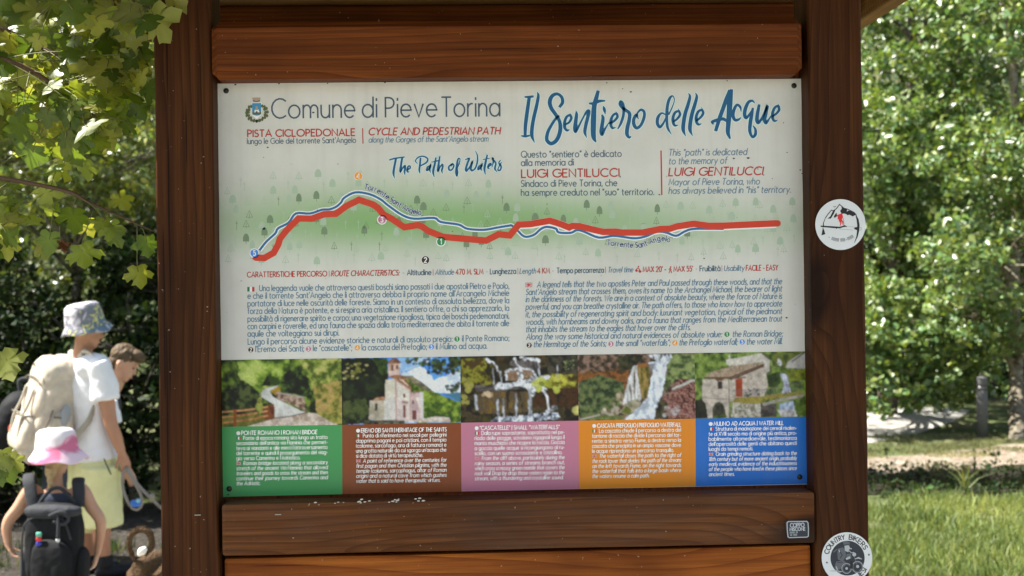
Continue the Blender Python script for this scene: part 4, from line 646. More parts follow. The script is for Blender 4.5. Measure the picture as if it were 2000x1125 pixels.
CAP = [
 ('PONTE ROMANO | ROMAN BRIDGE', .88, ['Ponte di epoca romana sito lungo un tratto', "secondario dell'antica via Flaminia che permet-", "teva ai viandanti e alle merci l'attraversamento", 'del torrente e quindi il proseguimento del viag-', "gio verso Camerino e l'Adriatico.",
   'Roman bridge located along a secondary', 'stretch of the ancient Via Flaminia that allowed', 'travelers and goods to cross the stream and then', 'continue their journey towards Camerino and', 'the Adriatic.'], .7, .26, 462, 639.6, 849.4),
 ('EREMO DEI SANTI | HERMITAGE OF THE SAINTS', 1, ['Punto di riferimento nei secoli per pellegrini', 'dapprima pagani e poi cristiani, con il tempio', '(colonne, sarcofago, ara di fattura romana) e', "una grotta naturale da cui sgorga un'acqua che", 'si dice dotata di virt\u00f9 terapeutiche.',
   'A point of reference over the centuries for', 'first pagan and then Christian pilgrims, with the', 'temple (columns, sarcophagus, altar of Roman', 'origin) and a natural cave from which gushes', 'water that is said to have therapeutic virtues.'], .74, .93, 695.8, 871.6, 844.6),
 ('"CASCATELLE" | SMALL "WATERFALLS"', .94, ['Dalla rupe soprastante, soprattutto nel pe-', 'riodo delle piogge, scivolano rigagnoli lungo il', 'manto muschiato che ricopre la roccia. Goccia', 'a goccia quelle acque si ricongiungono al ru-', 'scello, con un suono scrosciante e cristallino.',
   'From the cliff above, particularly during the', 'rainy season, a series of streams branch out,', 'which cross a mossy green mantle that covers the', 'rock wall. Drop by drop those waters rejoin to the', 'stream, with a thundering and crystalline sound.'], .975, .985, 927.4, 1102.2, 839.6),
 ('CASCATA PREFOGLIO | PREFOGLIO WATERFALL', 1, ['La cascata chiude il percorso a destra del', 'torrione di roccia che divide il percorso del tor-', 'rente: a sinistra verso Fiume, a destra verso la', 'cascata che precipita in un ampio vascone dove', 'le acque riprendono un percorso tranquillo.',
   'The waterfall closes the path to the right of', 'the rock tower that divides the path of the stream:', 'on the left towards Fiume, on the right towards', 'the waterfall that falls into a large basin where', 'the waters resume a calm path.'], .92, .64, 1156.8, 1329.6, 835.2),
 ('MULINO AD ACQUA | WATER MILL', .84, ['Struttura di macinazione dei cereali risalen-', 'te al XVIII secolo ma di origine pi\u00f9 antica, pro-', 'babilmente altomedioevale, testimonianza', "dell'operosit\u00e0 delle genti che abitano questi", 'luoghi da tempi remoti.',
   'Grain grinding structure dating back to the', '18th century but of more ancient origin, probably', 'early medieval, evidence of the industriousness', 'of the people who have lived in these places since', 'ancient times.'], .5, .29, 1384.4, 1555.6, 831.4)]
CAPT = print_mat('caption_ink', pc(206, 208, 200), 0.4, 0)
bl = [970.6, 965.4, 960.2, 955.2, 950.2, 945.2]
def by(x): return 970.4-(x-434)*0.0223
pb = [434.2, 668.6, 901, 1131, 1359.6, 1577]
for k, (tt, tw, ln, e1, e2, xa, xb, yb) in enumerate(CAP):
    i_ = Ink(); a, b = bx[k], bx[k+1]; c, d = CX[k+1]-.4 if k < 4 else 1576.9, CX[k]-.6
    i_.poly([(a, my(a)), (d, by(d)), (c, by(c)), (b, my(b))], 5.0)
    box = i_.build('caption_box', print_mat('caption_colour', CAPC[k], 0.34, 0.10), YP, panel)
    w_ = Ink(); W = xb-xa; sl_ = -.0128
    if k == 3: tt1 = tt
    w_.disc(xa+3.6, yb-3.4, 3.9, 7, 14); w_.text(tt, xa+9.6, yb-.1, xa+9.6+(W-9.6)*tw, yb-.1+(W-9.6)*tw*sl_, 7.6, 1.4, .06, lay=7)
    for j, s_ in enumerate(ln):
        y_ = yb+(j+1)*9.83; ind = 13.5 if j in (0, 5) else 0; f = e1 if j == 4 else e2 if j == 9 else 1.0
        just = f == 1.0; w_.text(s_, xa+ind, y_+ind*sl_, xa+W*f, y_+W*f*sl_, 7.3, 1.12, .17 if j > 4 else 0, just, 7)
        if j == 0: flag_it(xa, y_-.5, 8.4, 5.6)
        if j == 5: flag_uk(xa, y_-.5, 8.4, 5.6)
    for q in range(len(w_.v)): pass
    w_.build('caption_lettering', CAPT, YP, box)
for q in fl.values(): q.v = [(x, y, l+7-3 if y > 700 else l) for x, y, l in q.v]
for k, c in (('g', (44, 96, 56)), ('w', (214, 214, 208)), ('r', (160, 36, 36)), ('b', (48, 48, 84))): fl[k].build('flags', print_mat('ink_flag', pc(*c), .4, 0), YP, panel)
for k in mk: mk[k].build('map_marker', MKM[k], YP, panel)
wt.build('marker_figures', WHT, YP, panel)
# dark screw holes in the four corners, and dirt
M_hole = mat('screw_head', (0.012, 0.011, 0.010), 0.4)
for px, py in ((441.8, 177.4), (1550.6, 167.6), (447.8, 954.6), (1561.8, 931.4)):
    c = at(px, py, YP); bm = bmesh.new(); bmesh.ops.create_uvsphere(bm, u_segments=16, v_segments=8, radius=0.0056)
    for v in bm.verts: v.co = Vector((c.x+v.co.x, -.0008+v.co.y*.4, c.z+v.co.z))
    me = bpy.data.meshes.new('screw'); bm.to_mesh(me); bm.free(); link('screw', me, M_hole, panel, True)
dr = Ink()
for px, py, a, r in ((1433, 309.6, .7, 2.2), (1461, 308.8, -.3, 3), (1537, 298, 0, 1.4), (1232, 179.6, 0, 2.3), (1216, 173.5, 0, 1.2), (1562.6, 332, 1.2, 1.8), (1566, 339, 0, 1.3), (515, 307.6, 0, 1), (523, 288, 1, 2.2), (1287.5, 380.4, 1.2, 1.8), (1375, 505, .6, 1.6), (1536, 620.5, -.2, 2.4), (612, 220, .6, 2.6), (460, 165.5, 0, 2.4), (545, 163.6, .4, 2), (640, 163, 1, 1.6), (752, 161.4, 0, 2), (1420, 158, .3, 1.5), (1185, 162, 0, 1.6), (446, 966, 1.3, 2.6), (770, 958, .5, 1.6), (1530, 240, .2, 1.2), (1508, 349, .5, 1.0), (694, 400, 0, 1.0), (620, 410, 0, .9), (884, 452, 0, 1.2), (1480, 330, .5, 1.2)):
    dr.disc(px, py, r*1.0, 14, 7, r*.45+.35)
dr.build('dirt_specks', mat('dirt', (0.05, 0.042, 0.033), .8), YP, panel)
# ================================================================== ground, path, wood, meadow
GZ = -0.12
def grass_ground():
    m = mat('ground', (0.06, 0.07, 0.03), 0.95, 0.2); co = objco(m, (1, 1, 1), False)
    a = noise_n(m, co, 0.9, 4, 0.6); b = noise_n(m, co, 6, 5, 0.7); d = noise_n(m, co, 60, 3, 0.7)
    c = ramp(m, a, [(0.3, (0.05, 0.075, 0.022)), (0.5, (0.10, 0.125, 0.045)), (0.68, (0.20, 0.185, 0.10))])
    c = mixc(m, ramp(m, b, [(0.45, (0, 0, 0)), (0.7, (0.7, 0.7, 0.7))]), c, (0.06, 0.085, 0.022)); c = mixc(m, ramp(m, d, [(0.5, (0, 0, 0)), (0.75, (0.6, 0.6, 0.6))]), c, (0.17, 0.14, 0.085))
    L(m, c, BS(m).inputs['Base Color']); bump(m, d, 0.6, 0.03); return m
def litter(name, stops, sc):
    m = mat(name, stops[0], 0.95, 0.2); co = objco(m, (1, 1, 1), False); v = N(m, 'ShaderNodeTexVoronoi'); v.inputs['Scale'].default_value = sc; L(m, co, v.inputs['Vector'])
    sep = N(m, 'ShaderNodeSeparateColor'); L(m, v.outputs['Color'], sep.inputs[0]); n = len(stops)
    c = ramp(m, sep.outputs[0], [(k/(n-1), s_) for k, s_ in enumerate(stops)]); b = noise_n(m, co, 3, 4, .6)
    L(m, mixc(m, ramp(m, b, [(0.4, (0, 0, 0)), (.7, (.6, .6, .6))]), c, stops[0]), BS(m).inputs['Base Color']); bump(m, v.outputs['Distance'], .8, .03); return m
M_ground = grass_ground()
xs = np.linspace(-130, 130, 90); ys = np.r_[np.linspace(-60, 20, 25), np.linspace(24, 150, 45)]
gx_, gy_ = np.meshgrid(xs, ys); zz = GZ+np.maximum(0, gy_-27)*.42+np.where(gy_ > 27, 1, 0)*np.sin(gx_*.23)*np.cos(gy_*.19)*1.2*np.clip((gy_-27)/12, 0, 1); zz = np.minimum(zz, 34)
idx = np.arange(gx_.size).reshape(gx_.shape); F = np.stack([idx[:-1, :-1], idx[:-1, 1:], idx[1:, 1:], idx[1:, :-1]], -1).reshape(-1, 4)
o = fastmesh('ground', np.stack([gx_, gy_, zz], -1).reshape(-1, 3), F, M_ground); tag(o, kind='structure')
def strip(name, near, far, m, dz, n=70, wob=.05, seed=1):
    A = smoothpath([tuple(atz(x, y, GZ))[:2] for x, y in near], 12); B = smoothpath([tuple(atz(x, y, GZ))[:2] for x, y in far], 12); rg = np.random.default_rng(seed)
    def rs(P):
        d = np.r_[0, np.cumsum(np.hypot(*np.diff(P, axis=0).T))]; u = np.linspace(0, d[-1], n); Q = np.stack([np.interp(u, d, P[:, 0]), np.interp(u, d, P[:, 1])], 1)
        return Q+np.convolve(rg.normal(0, 1, n+4), [.2]*5, 'valid')[:n, None]*wob
    A, B = rs(A), rs(B); V = [(*p, GZ+dz) for p in A]+[(*p, GZ+dz) for p in B]
    return tag(mesh(name, V, [(i, i+1, n+i+1, n+i) for i in range(n-1)], m), kind='structure')
M_path = litter('gravel_path', [(0.40, 0.38, 0.34), (0.56, 0.54, 0.49), (0.46, 0.44, 0.40), (0.62, 0.60, 0.55)], 60)
strip('path', [(-700, 1900), (500, 1420), (1000, 1160), (1400, 965), (1600, 893), (1700, 866), (1780, 851), (1820, 838), (1860, 824), (1890, 806)], [(-500, 1190), (100, 1150), (320, 1130), (700, 1040), (1200, 912), (1500, 828), (1650, 804), (1760, 798), (1840, 796), (1892, 802)], M_path, .004)
V = []; n = 40; rg = random.Random(12)
for k in range(n): V += [(-9+18*k/(n-1), -7.5+rg.uniform(-.2, .2), GZ+.005), (-9+18*k/(n-1), -.75+.25*math.sin(k*.5)+rg.uniform(-.06, .06), GZ+.005)]
tag(mesh('path', V, [(2*k, 2*k+2, 2*k+3, 2*k+1) for k in range(n-1)], M_path), kind='structure')  # unseen gravel in front, added to bounce sunlight up onto the board
M_soil_shade = litter('shade_band_soil', [(0.018, 0.014, 0.010), (0.03, 0.022, 0.015), (0.022, 0.018, 0.012), (0.05, 0.035, 0.022)], 22)  # tree-shadow band over the meadow, put into the ground colour
M_soil_shade2 = litter('shade_toned_soil', [(0.024, 0.021, 0.017), (0.05, 0.042, 0.033), (0.03, 0.026, 0.02), (0.075, 0.065, 0.052)], 22)  # shade at the hikers' feet, put into the ground colour
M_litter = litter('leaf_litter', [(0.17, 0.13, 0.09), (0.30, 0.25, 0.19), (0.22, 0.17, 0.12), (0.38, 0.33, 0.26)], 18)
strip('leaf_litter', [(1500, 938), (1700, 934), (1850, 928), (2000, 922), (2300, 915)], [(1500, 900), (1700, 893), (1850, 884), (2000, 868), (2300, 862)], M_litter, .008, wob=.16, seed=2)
strip('shade_tinted_soil', [(1450, 972), (1700, 968), (1800, 972), (1900, 966), (2000, 962), (2300, 955)], [(1450, 937), (1700, 930), (1800, 922), (1900, 920), (2000, 908), (2300, 900)], M_soil_shade, .012, wob=.10, seed=3)
strip('shade_tinted_soil', [(-500, 1192), (100, 1152), (330, 1132), (600, 1072)], [(-500, 1000), (100, 985), (330, 985), (600, 960)], M_soil_shade2, .008, wob=.08, seed=4)

# ------------------------------------------------------------------ leaves
def leaf_mat(name, rough=.38, trans=.35, tint=(1.3, 1.25, .5), spec=.5):
    m = mat(name, (.06, .1, .02), rough, spec); a = N(m, 'ShaderNodeAttribute'); a.attribute_name = 'col'; L(m, a.outputs['Color'], BS(m).inputs['Base Color'])
    t_ = N(m, 'ShaderNodeBsdfTranslucent'); L(m, mixc(m, 1.0, a.outputs['Color'], tint, 'MULTIPLY'), t_.inputs['Color'])
    mx = N(m, 'ShaderNodeMixShader'); mx.inputs[0].default_value = trans; L(m, BS(m).outputs[0], mx.inputs[1]); L(m, t_.outputs[0], mx.inputs[2])
    out = next(n for n in m.node_tree.nodes if n.type == 'OUTPUT_MATERIAL'); L(m, mx.outputs[0], out.inputs['Surface']); return m
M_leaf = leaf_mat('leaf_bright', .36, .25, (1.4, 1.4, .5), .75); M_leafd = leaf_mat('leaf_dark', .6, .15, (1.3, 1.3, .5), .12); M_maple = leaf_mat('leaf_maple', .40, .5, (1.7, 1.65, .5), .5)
M_bark = litter('bark', [(0.05, 0.04, 0.03), (0.10, 0.085, 0.065), (0.16, 0.14, 0.11), (0.07, 0.06, 0.045)], 24)
M_barkp = litter('pale_bark', [(0.16, 0.13, 0.09), (0.30, 0.26, 0.19), (0.10, 0.085, 0.06), (0.36, 0.33, 0.26)], 16)
def unit(v): return v/(np.linalg.norm(v, axis=-1, keepdims=True)+1e-9)
def leaf_geo(C, size, rng, droop=.35, upb=.75, fold=.22):
    n = len(C); nr = unit(rng.normal(0, 1, (n, 3))+np.array([-.15, -.25, upb*1.6])); a = unit(np.cross(nr, rng.normal(0, 1, (n, 3)))); a[:, 2] -= droop; a = unit(a); s_ = unit(np.cross(nr, a)); nr = np.cross(a, s_)
    Ln = size*rng.uniform(.6, 1.25, n)[:, None]; Wd = Ln*rng.uniform(.36, .5, n)[:, None]
    V = np.stack([C-a*Ln*.5, C+s_*Wd*.75-a*Ln*.12+nr*Wd*fold, C+a*Ln*.5-nr*Ln*.06, C-s_*Wd*.75-a*Ln*.12+nr*Wd*fold], 1)
    b = np.arange(n)[:, None]*4; F = np.concatenate([b+np.array([0, 1, 2]), b+np.array([0, 2, 3])], 0); return V.reshape(-1, 3), F
def tint(n, base, rng, var=.35, pal=None):
    k = rng.uniform(1-var, 1+var*1.2, (n, 1)); c = np.array(base)[None]*k; w = rng.uniform(0, 1, (n, 1)); c = c*np.concatenate([.8+.5*w, np.ones_like(w), 1.1-.5*w], 1)
    return np.repeat(np.clip(c, .004, .6), 4, 0)
def foliage(name, clumps, n, size, base, m, parent, seed, hollow=2.4, upb=.75, ragged=.32):
    rng = np.random.default_rng(seed); cc = np.array([c[0] for c in clumps], float); rr_ = np.array([c[1] for c in clumps], float); p = rr_**2.2; p /= p.sum(); k = rng.choice(len(cc), n, p=p)
    sub = unit(rng.normal(0, 1, (len(cc)*22, 3))).reshape(len(cc), 22, 3)*rng.uniform(.35, 1, (len(cc), 22, 1))**.5        # twigs inside each clump
    tw = sub[k, rng.integers(0, 22, n)]; off = tw+rng.normal(0, .125, (n, 3)); off[:, 2] *= .72; off[:, :2] *= 1.08
    C = cc[k]+off*rr_[k][:, None]; br = (.72+.6*rng.random(len(cc)*22))[k*22+rng.integers(0, 22, n)]
    V, F = leaf_geo(C, size, rng, upb=upb); col = tint(n, base, rng)*np.repeat(br, 4)[:, None]
    return fastmesh(name, V, F, m, parent, col)
def pt(px, py, D): return np.array(CAM+ray(px, py)*D)
def tree(name, label, trunk, rad, clumps, n, size, base, lm, bm_, seed, group, limbs=True, cat='tree', kw={}):
    T = smoothpath(trunk, 6); root = empty(name, T[0], label, cat, group); rg = random.Random(seed)
    tubes('trunk', [(T, np.linspace(rad, rad*.3, len(T)))], bm_, root, 10)
    if limbs:
        pa = []
        for c, r_ in clumps:
            c = np.array(c); i = int(np.clip(np.searchsorted(T[:, 2], c[2]-.45*np.hypot(*(c-T[len(T)//2])[:2])-.2), 1, len(T)-2)); a = T[i]; mid = (a+c)/2+np.array([0, 0, .12*np.linalg.norm(c-a)])
            P = smoothpath([a, mid, c+np.array([rg.uniform(-.1, .1)]*3)], 6); r0 = min(rad*.4, .05); pa.append((P, np.linspace(r0, .008, len(P))))
            for _ in range(3):
                e = c+np.array([rg.uniform(-1, 1), rg.uniform(-1, 1), rg.uniform(-.6, .8)])*r_*.8; Q = smoothpath([P[len(P)*2//3], (P[-1]+e)/2, e], 4); pa.append((Q, np.linspace(.012, .004, len(Q))))
        tubes('branch', pa, bm_, root, 5)
    foliage('crown', clumps, n, size, base, lm, root, seed, **kw); return root
def grid_clumps(box, D, r, n, seed):
    rg = random.Random(seed); return [(pt(rg.uniform(box[0], box[2]), rg.uniform(box[1], box[3]), rg.uniform(*D)), rg.uniform(*r)) for _ in range(n)]
GR = 'trees of the wood around the clearing'
# right side
c = grid_clumps((1890, -120, 2260, 640), (15.8, 18.6), (.55, .85), 24, 21)+[(pt(1885, 610, 16.4), .45), (pt(1935, 660, 16.8), .42), (pt(2010, 640, 16.6), .5), (pt(1860, 480, 16.6), .5), (pt(1900, 300, 16.6), .6)]
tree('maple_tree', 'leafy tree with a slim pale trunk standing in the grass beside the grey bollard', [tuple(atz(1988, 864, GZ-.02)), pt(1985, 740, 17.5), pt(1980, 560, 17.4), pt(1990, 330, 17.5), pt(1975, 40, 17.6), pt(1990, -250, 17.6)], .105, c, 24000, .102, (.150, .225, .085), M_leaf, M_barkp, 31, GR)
c = grid_clumps((1670, -140, 1920, 620), (18.2, 21.6), (.6, .95), 30, 22)+[(pt(x, y, d), r_) for x, y, d, r_ in ((1700, 690, 17.2, .5), (1760, 700, 17.6, .55), (1830, 660, 18, .6), (1720, 760, 17, .36), (1800, 745, 17.6, .42), (1880, 740, 18.2, .4), (1650, 720, 17.5, .6), (1850, 560, 18, .6), (1700, 600, 17.6, .6), (1690, 780, 16.8, .3), (1740, 730, 17.2, .4), (1790, 690, 17.4, .5), (1850, 720, 17.8, .4), (1820, 600, 17.4, .6), (1770, 640, 17.2, .6), (1900, 690, 18.6, .4), (1680, 660, 17, .5), (1710, 775, 16.6, .34), (1765, 768, 17, .34), (1830, 765, 17.4, .34), (1880, 700, 18, .45), (1930, 730, 19.5, .45), (1800, 735, 17, .4), (1850, 770, 18, .3))]
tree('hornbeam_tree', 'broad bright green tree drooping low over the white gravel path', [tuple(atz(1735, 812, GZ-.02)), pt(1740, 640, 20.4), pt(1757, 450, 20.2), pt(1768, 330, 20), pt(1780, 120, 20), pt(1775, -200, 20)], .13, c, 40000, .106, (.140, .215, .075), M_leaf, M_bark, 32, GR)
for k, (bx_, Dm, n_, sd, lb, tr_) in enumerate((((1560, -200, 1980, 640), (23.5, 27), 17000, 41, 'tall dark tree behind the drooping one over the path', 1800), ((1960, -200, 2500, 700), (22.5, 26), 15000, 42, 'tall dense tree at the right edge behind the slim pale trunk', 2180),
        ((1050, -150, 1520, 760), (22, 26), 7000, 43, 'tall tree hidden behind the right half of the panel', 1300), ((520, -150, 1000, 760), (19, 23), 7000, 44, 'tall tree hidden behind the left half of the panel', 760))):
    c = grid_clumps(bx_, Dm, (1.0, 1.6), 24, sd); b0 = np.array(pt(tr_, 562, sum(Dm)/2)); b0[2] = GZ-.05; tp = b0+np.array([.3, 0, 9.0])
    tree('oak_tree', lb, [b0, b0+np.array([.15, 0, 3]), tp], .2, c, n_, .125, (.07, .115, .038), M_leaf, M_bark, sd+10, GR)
# left side
c = grid_clumps((-330, -160, 330, 330), (12.0, 14.6), (.5, .8), 26, 23)+[(pt(x, y, d), r_) for x, y, d, r_ in ((40, 380, 12.5, .45), (150, 330, 13, .5), (260, 330, 13.4, .5), (280, 430, 13.6, .4))]
tree('maple_tree', 'leafy tree with a thin pale stem behind the hanging branch at upper left', [tuple(atz(150, 909, GZ-.05)), pt(150, 600, 14.6), pt(158, 260, 14.0), pt(165, 120, 13.4), pt(160, -220, 13.2)], .055, c, 21000, .078, (.20, .24, .06), M_leaf, M_barkp, 33, GR)
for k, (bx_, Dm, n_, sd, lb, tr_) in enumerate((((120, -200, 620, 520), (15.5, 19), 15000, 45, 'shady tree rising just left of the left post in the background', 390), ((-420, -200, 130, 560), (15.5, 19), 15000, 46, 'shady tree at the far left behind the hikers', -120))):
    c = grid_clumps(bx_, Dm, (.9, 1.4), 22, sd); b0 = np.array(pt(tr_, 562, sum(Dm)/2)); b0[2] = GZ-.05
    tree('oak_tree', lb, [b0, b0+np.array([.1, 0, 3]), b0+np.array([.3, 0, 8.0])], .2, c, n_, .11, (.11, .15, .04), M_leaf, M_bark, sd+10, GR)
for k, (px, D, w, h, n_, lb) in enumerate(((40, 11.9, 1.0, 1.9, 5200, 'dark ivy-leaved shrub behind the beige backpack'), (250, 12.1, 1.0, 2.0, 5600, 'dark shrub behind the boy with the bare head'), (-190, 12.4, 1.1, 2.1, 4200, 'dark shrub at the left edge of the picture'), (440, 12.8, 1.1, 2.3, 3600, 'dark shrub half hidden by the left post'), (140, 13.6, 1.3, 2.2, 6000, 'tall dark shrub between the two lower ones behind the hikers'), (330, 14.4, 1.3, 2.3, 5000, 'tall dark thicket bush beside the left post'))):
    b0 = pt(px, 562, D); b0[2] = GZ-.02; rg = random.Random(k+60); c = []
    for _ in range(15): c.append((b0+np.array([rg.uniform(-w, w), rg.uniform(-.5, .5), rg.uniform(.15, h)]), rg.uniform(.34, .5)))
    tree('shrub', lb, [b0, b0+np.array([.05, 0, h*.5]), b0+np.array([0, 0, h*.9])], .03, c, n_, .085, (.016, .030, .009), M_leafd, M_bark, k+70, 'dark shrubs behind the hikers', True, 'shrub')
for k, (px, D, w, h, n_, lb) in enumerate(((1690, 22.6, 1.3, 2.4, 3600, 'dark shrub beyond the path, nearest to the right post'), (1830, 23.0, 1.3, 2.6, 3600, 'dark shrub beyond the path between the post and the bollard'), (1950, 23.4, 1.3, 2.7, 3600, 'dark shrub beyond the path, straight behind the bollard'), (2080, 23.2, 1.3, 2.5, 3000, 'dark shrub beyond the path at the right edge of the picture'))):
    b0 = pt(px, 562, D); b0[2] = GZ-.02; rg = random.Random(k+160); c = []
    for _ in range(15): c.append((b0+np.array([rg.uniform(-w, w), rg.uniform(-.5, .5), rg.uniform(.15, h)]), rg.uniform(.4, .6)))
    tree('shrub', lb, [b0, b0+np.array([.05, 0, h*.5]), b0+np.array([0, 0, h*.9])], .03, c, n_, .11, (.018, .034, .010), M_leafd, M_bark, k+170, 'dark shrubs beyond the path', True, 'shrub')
b0 = np.array([1.05, 10.75, GZ-.03]); rg = random.Random(77); c = [(b0+np.array([rg.uniform(-.25, .25), rg.uniform(-.3, .3), z]), (.85-.085*z)) for z in np.linspace(1.6, 7.4, 16)]
tree('shade_caster_tree', 'unseen narrow tree added behind the board to cast the dark band of shade over the grass', [b0, b0+np.array([0, 0, 3.]), b0+np.array([0, 0, 7.6])], .09, c, 14000, .10, (.03, .05, .016), M_leafd, M_bark, 177, GR)  # unseen tree, placed and sized to throw the shadow band
# far wooded slope, one mass
rng = np.random.default_rng(9); n = 60000; X_ = rng.uniform(-26, 34, n); Y_ = 27+rng.uniform(0, 1, n)**1.3*24; lump = np.sin(X_*1.3+np.sin(Y_*.9)*2)*np.cos(Y_*1.1+X_*.4); Zb = GZ+(Y_-27)*.42
C = np.stack([X_, Y_+rng.normal(0, .4, n), Zb+rng.uniform(0, 1, n)**.8*(3.6+1.6*lump)], -1); V, F = leaf_geo(C, .24, rng, upb=.5); k_ = .7+.6*(lump*.5+.5)
tag(fastmesh('far_woodland', V, F, M_leaf, None, tint(n, (.046, .07, .022), rng)*np.repeat(k_, 4)[:, None]), kind='stuff')
# ------------------------------------------------------------------ grass of the meadow
def blades(xy, h, rng, base):
    n = len(xy); a = rng.uniform(0, 2*math.pi, n); w = rng.uniform(.003, .006, n); hh = h*rng.uniform(.5, 1.3, n); ln = rng.normal(0, .35, (n, 2))*hh[:, None]; s_ = np.stack([np.cos(a), np.sin(a)], 1)*w[:, None]; z = np.full(n, GZ-.003)
    B = np.concatenate([xy, z[:, None]], 1); V = np.stack([np.c_[xy-s_, z], np.c_[xy+s_, z], np.c_[xy+ln*.35+s_*.8, z+hh*.6], np.c_[xy+ln*.35-s_*.8, z+hh*.6], np.c_[xy+ln, z+hh]], 1)
    b = np.arange(n)[:, None]*5; F = np.concatenate([b+np.array([0, 1, 2]), b+np.array([0, 2, 3]), b+np.array([3, 2, 4])], 0)
    w_ = rng.uniform(0, 1, (n, 1)); big = np.array([mnoise.noise(Vector((x*.9, y*.9, 7))) for x, y in xy])[:, None]; col = np.array(base)[None]*(.65+.7*rng.random((n, 1)))*(1+.55*big)+np.array([.09, .065, .03])[None]*np.clip(big*2.5-.2, 0, 1)+np.array([.10, .07, .02])[None]*(w_ > .8); return V.reshape(-1, 3), F, np.repeat(col, 5, 0)
rng = np.random.default_rng(4); AL = []
def patch(n, box, h, base, clus=.0):
    px = rng.uniform(box[0], box[2], n); u = rng.uniform(0, 1, n); D0 = (CAM.z-GZ)*FPX/(box[3]-562.5); D1 = (CAM.z-GZ)*FPX/(box[1]-562.5); D = np.sqrt(D1**2+(D0**2-D1**2)*u)
    P = np.array([CAM])+(np.array(FWD)[None]+np.array(_rt)[None]*((px-1000)/FPX)[:, None])*D[:, None]; xy = P[:, :2]
    keep = np.array([mnoise.noise(Vector((x*1.6, y*1.6, 3)))+.25*mnoise.noise(Vector((x*6, y*6, 1))) for x, y in xy]) > clus+rng.normal(0, .15, n); return blades(xy[keep], h, rng, base)
for a in (patch(42000, (1640, 982, 2150, 1230), .060, (.16, .215, .070), -.12), patch(9000, (1640, 990, 2150, 1200), .12, (.13, .18, .055), .10), patch(17000, (1640, 862, 2150, 908), .035, (.19, .20, .10), -.1), patch(2600, (1640, 922, 2150, 975), .09, (.022, .042, .010), .05),  # last patch on this line: blades darkened to continue the painted shade band
          patch(7000, (-100, 1180, 340, 1300), .07, (.10, .13, .04), .1), patch(2500, (-100, 1060, 340, 1100), .10, (.04, .07, .02), .1)):
    AL.append(a)
off = 0; VV, FF, CC = [], [], []
for V, F, c in AL: VV.append(V); FF.append(F+off); CC.append(c); off += len(V)
M_grass = leaf_mat('grass_blade', .5, .35, (1.3, 1.25, .6), .3)
tag(fastmesh('grass', np.concatenate(VV), np.concatenate(FF), M_grass, None, np.concatenate(CC)), kind='stuff')
# ground ivy over the strip, its colour darkened for the shade band too
px = rng.uniform(1600, 2200, 1500); py = rng.uniform(918, 975, 1500); C = np.array([tuple(atz(a, b, GZ)) for a, b in zip(px, py)]); C[:, 2] += rng.uniform(.01, .1, 1500)
V, F = leaf_geo(C, .06, rng, upb=1.4); tag(fastmesh('ground_ivy', V, F, M_leafd, None, tint(1500, (.018, .034, .010), rng)), kind='stuff')
def sprig(px, py, h, n, size, base, label, broad=True, sd=1):
    b0 = np.array(atz(px, py, GZ)); rg = np.random.default_rng(sd); root = empty('wild_plant', b0, label, 'plant')
    if broad:
        tubes('stem', [(smoothpath([b0, b0+np.array([.01, 0, h*.5]), b0+np.array([.03, 0, h])], 4), .004)], M_bark, root, 5); C = b0+np.stack([rg.normal(0, .035, n), rg.normal(0, .035, n), rg.uniform(.25, 1, n)*h], 1); V, F = leaf_geo(C, size, rg); fastmesh('leaves', V, F, M_leafd, root, tint(n, base, rg))
    else:
        V, F, c = blades(b0[None, :2]+rg.normal(0, .02, (n, 2)), h, rg, base); V = V.reshape(n, 5, 3); cen = V.mean(1, keepdims=True); V[..., 0] = cen[..., 0]+(V[..., 0]-cen[..., 0])*1.9; fastmesh('leaves', V.reshape(-1, 3), F, M_grass, root, c)
sprig(1886, 966, .26, 34, .05, (.16, .2, .07), 'pale tuft of broad grass blades on the edge of the shade-darkened strip', False, 5)
sprig(1942, 922, .20, 16, .055, (.018, .035, .012), 'small dark seedling right of the pale grass tuft', True, 6); sprig(1732, 896, .16, 10, .05, (.02, .045, .012), 'small dark seedling close to the right post', True, 7); sprig(1800, 972, .13, 22, .06, (.06, .11, .03), 'low leafy weed between the shade-darkened strip and the grass', True, 8)
# ------------------------------------------------------------------ bollard
M_bol = mat('bollard_grey', (0.11, 0.108, 0.112), .55); b0 = atz(1919, 856, GZ)
root = empty('bollard', b0, 'grey round bollard standing in the grass left of the slim tree trunk', 'bollard')
def lathe(name, prof, c, m, parent, n=28, smooth=True):
    V, F = [], []
    for r_, z in prof:
        for k in range(n): V.append((c[0]+r_*math.cos(2*math.pi*k/n), c[1]+r_*math.sin(2*math.pi*k/n), c[2]+z))
    for i in range(len(prof)-1):
        for k in range(n): F.append((i*n+k, i*n+(k+1) % n, (i+1)*n+(k+1) % n, (i+1)*n+k))
    F.append(tuple(range(n))[::-1]); F.append(tuple((len(prof)-1)*n+k for k in range(n)))
    return mesh(name, V, F, m, parent, smooth)
lathe('post_body', [(.066, -.05), (.066, .56), (.064, .565)], b0, M_bol, root); lathe('lamp_band', [(.0625, .565), (.0625, .625)], b0, mat('bollard_band', (.10, .10, .105), .3), root); lathe('cap', [(.064, .625), (.067, .63), (.067, .715), (.060, .73), (.01, .738)], b0, M_bol, root)
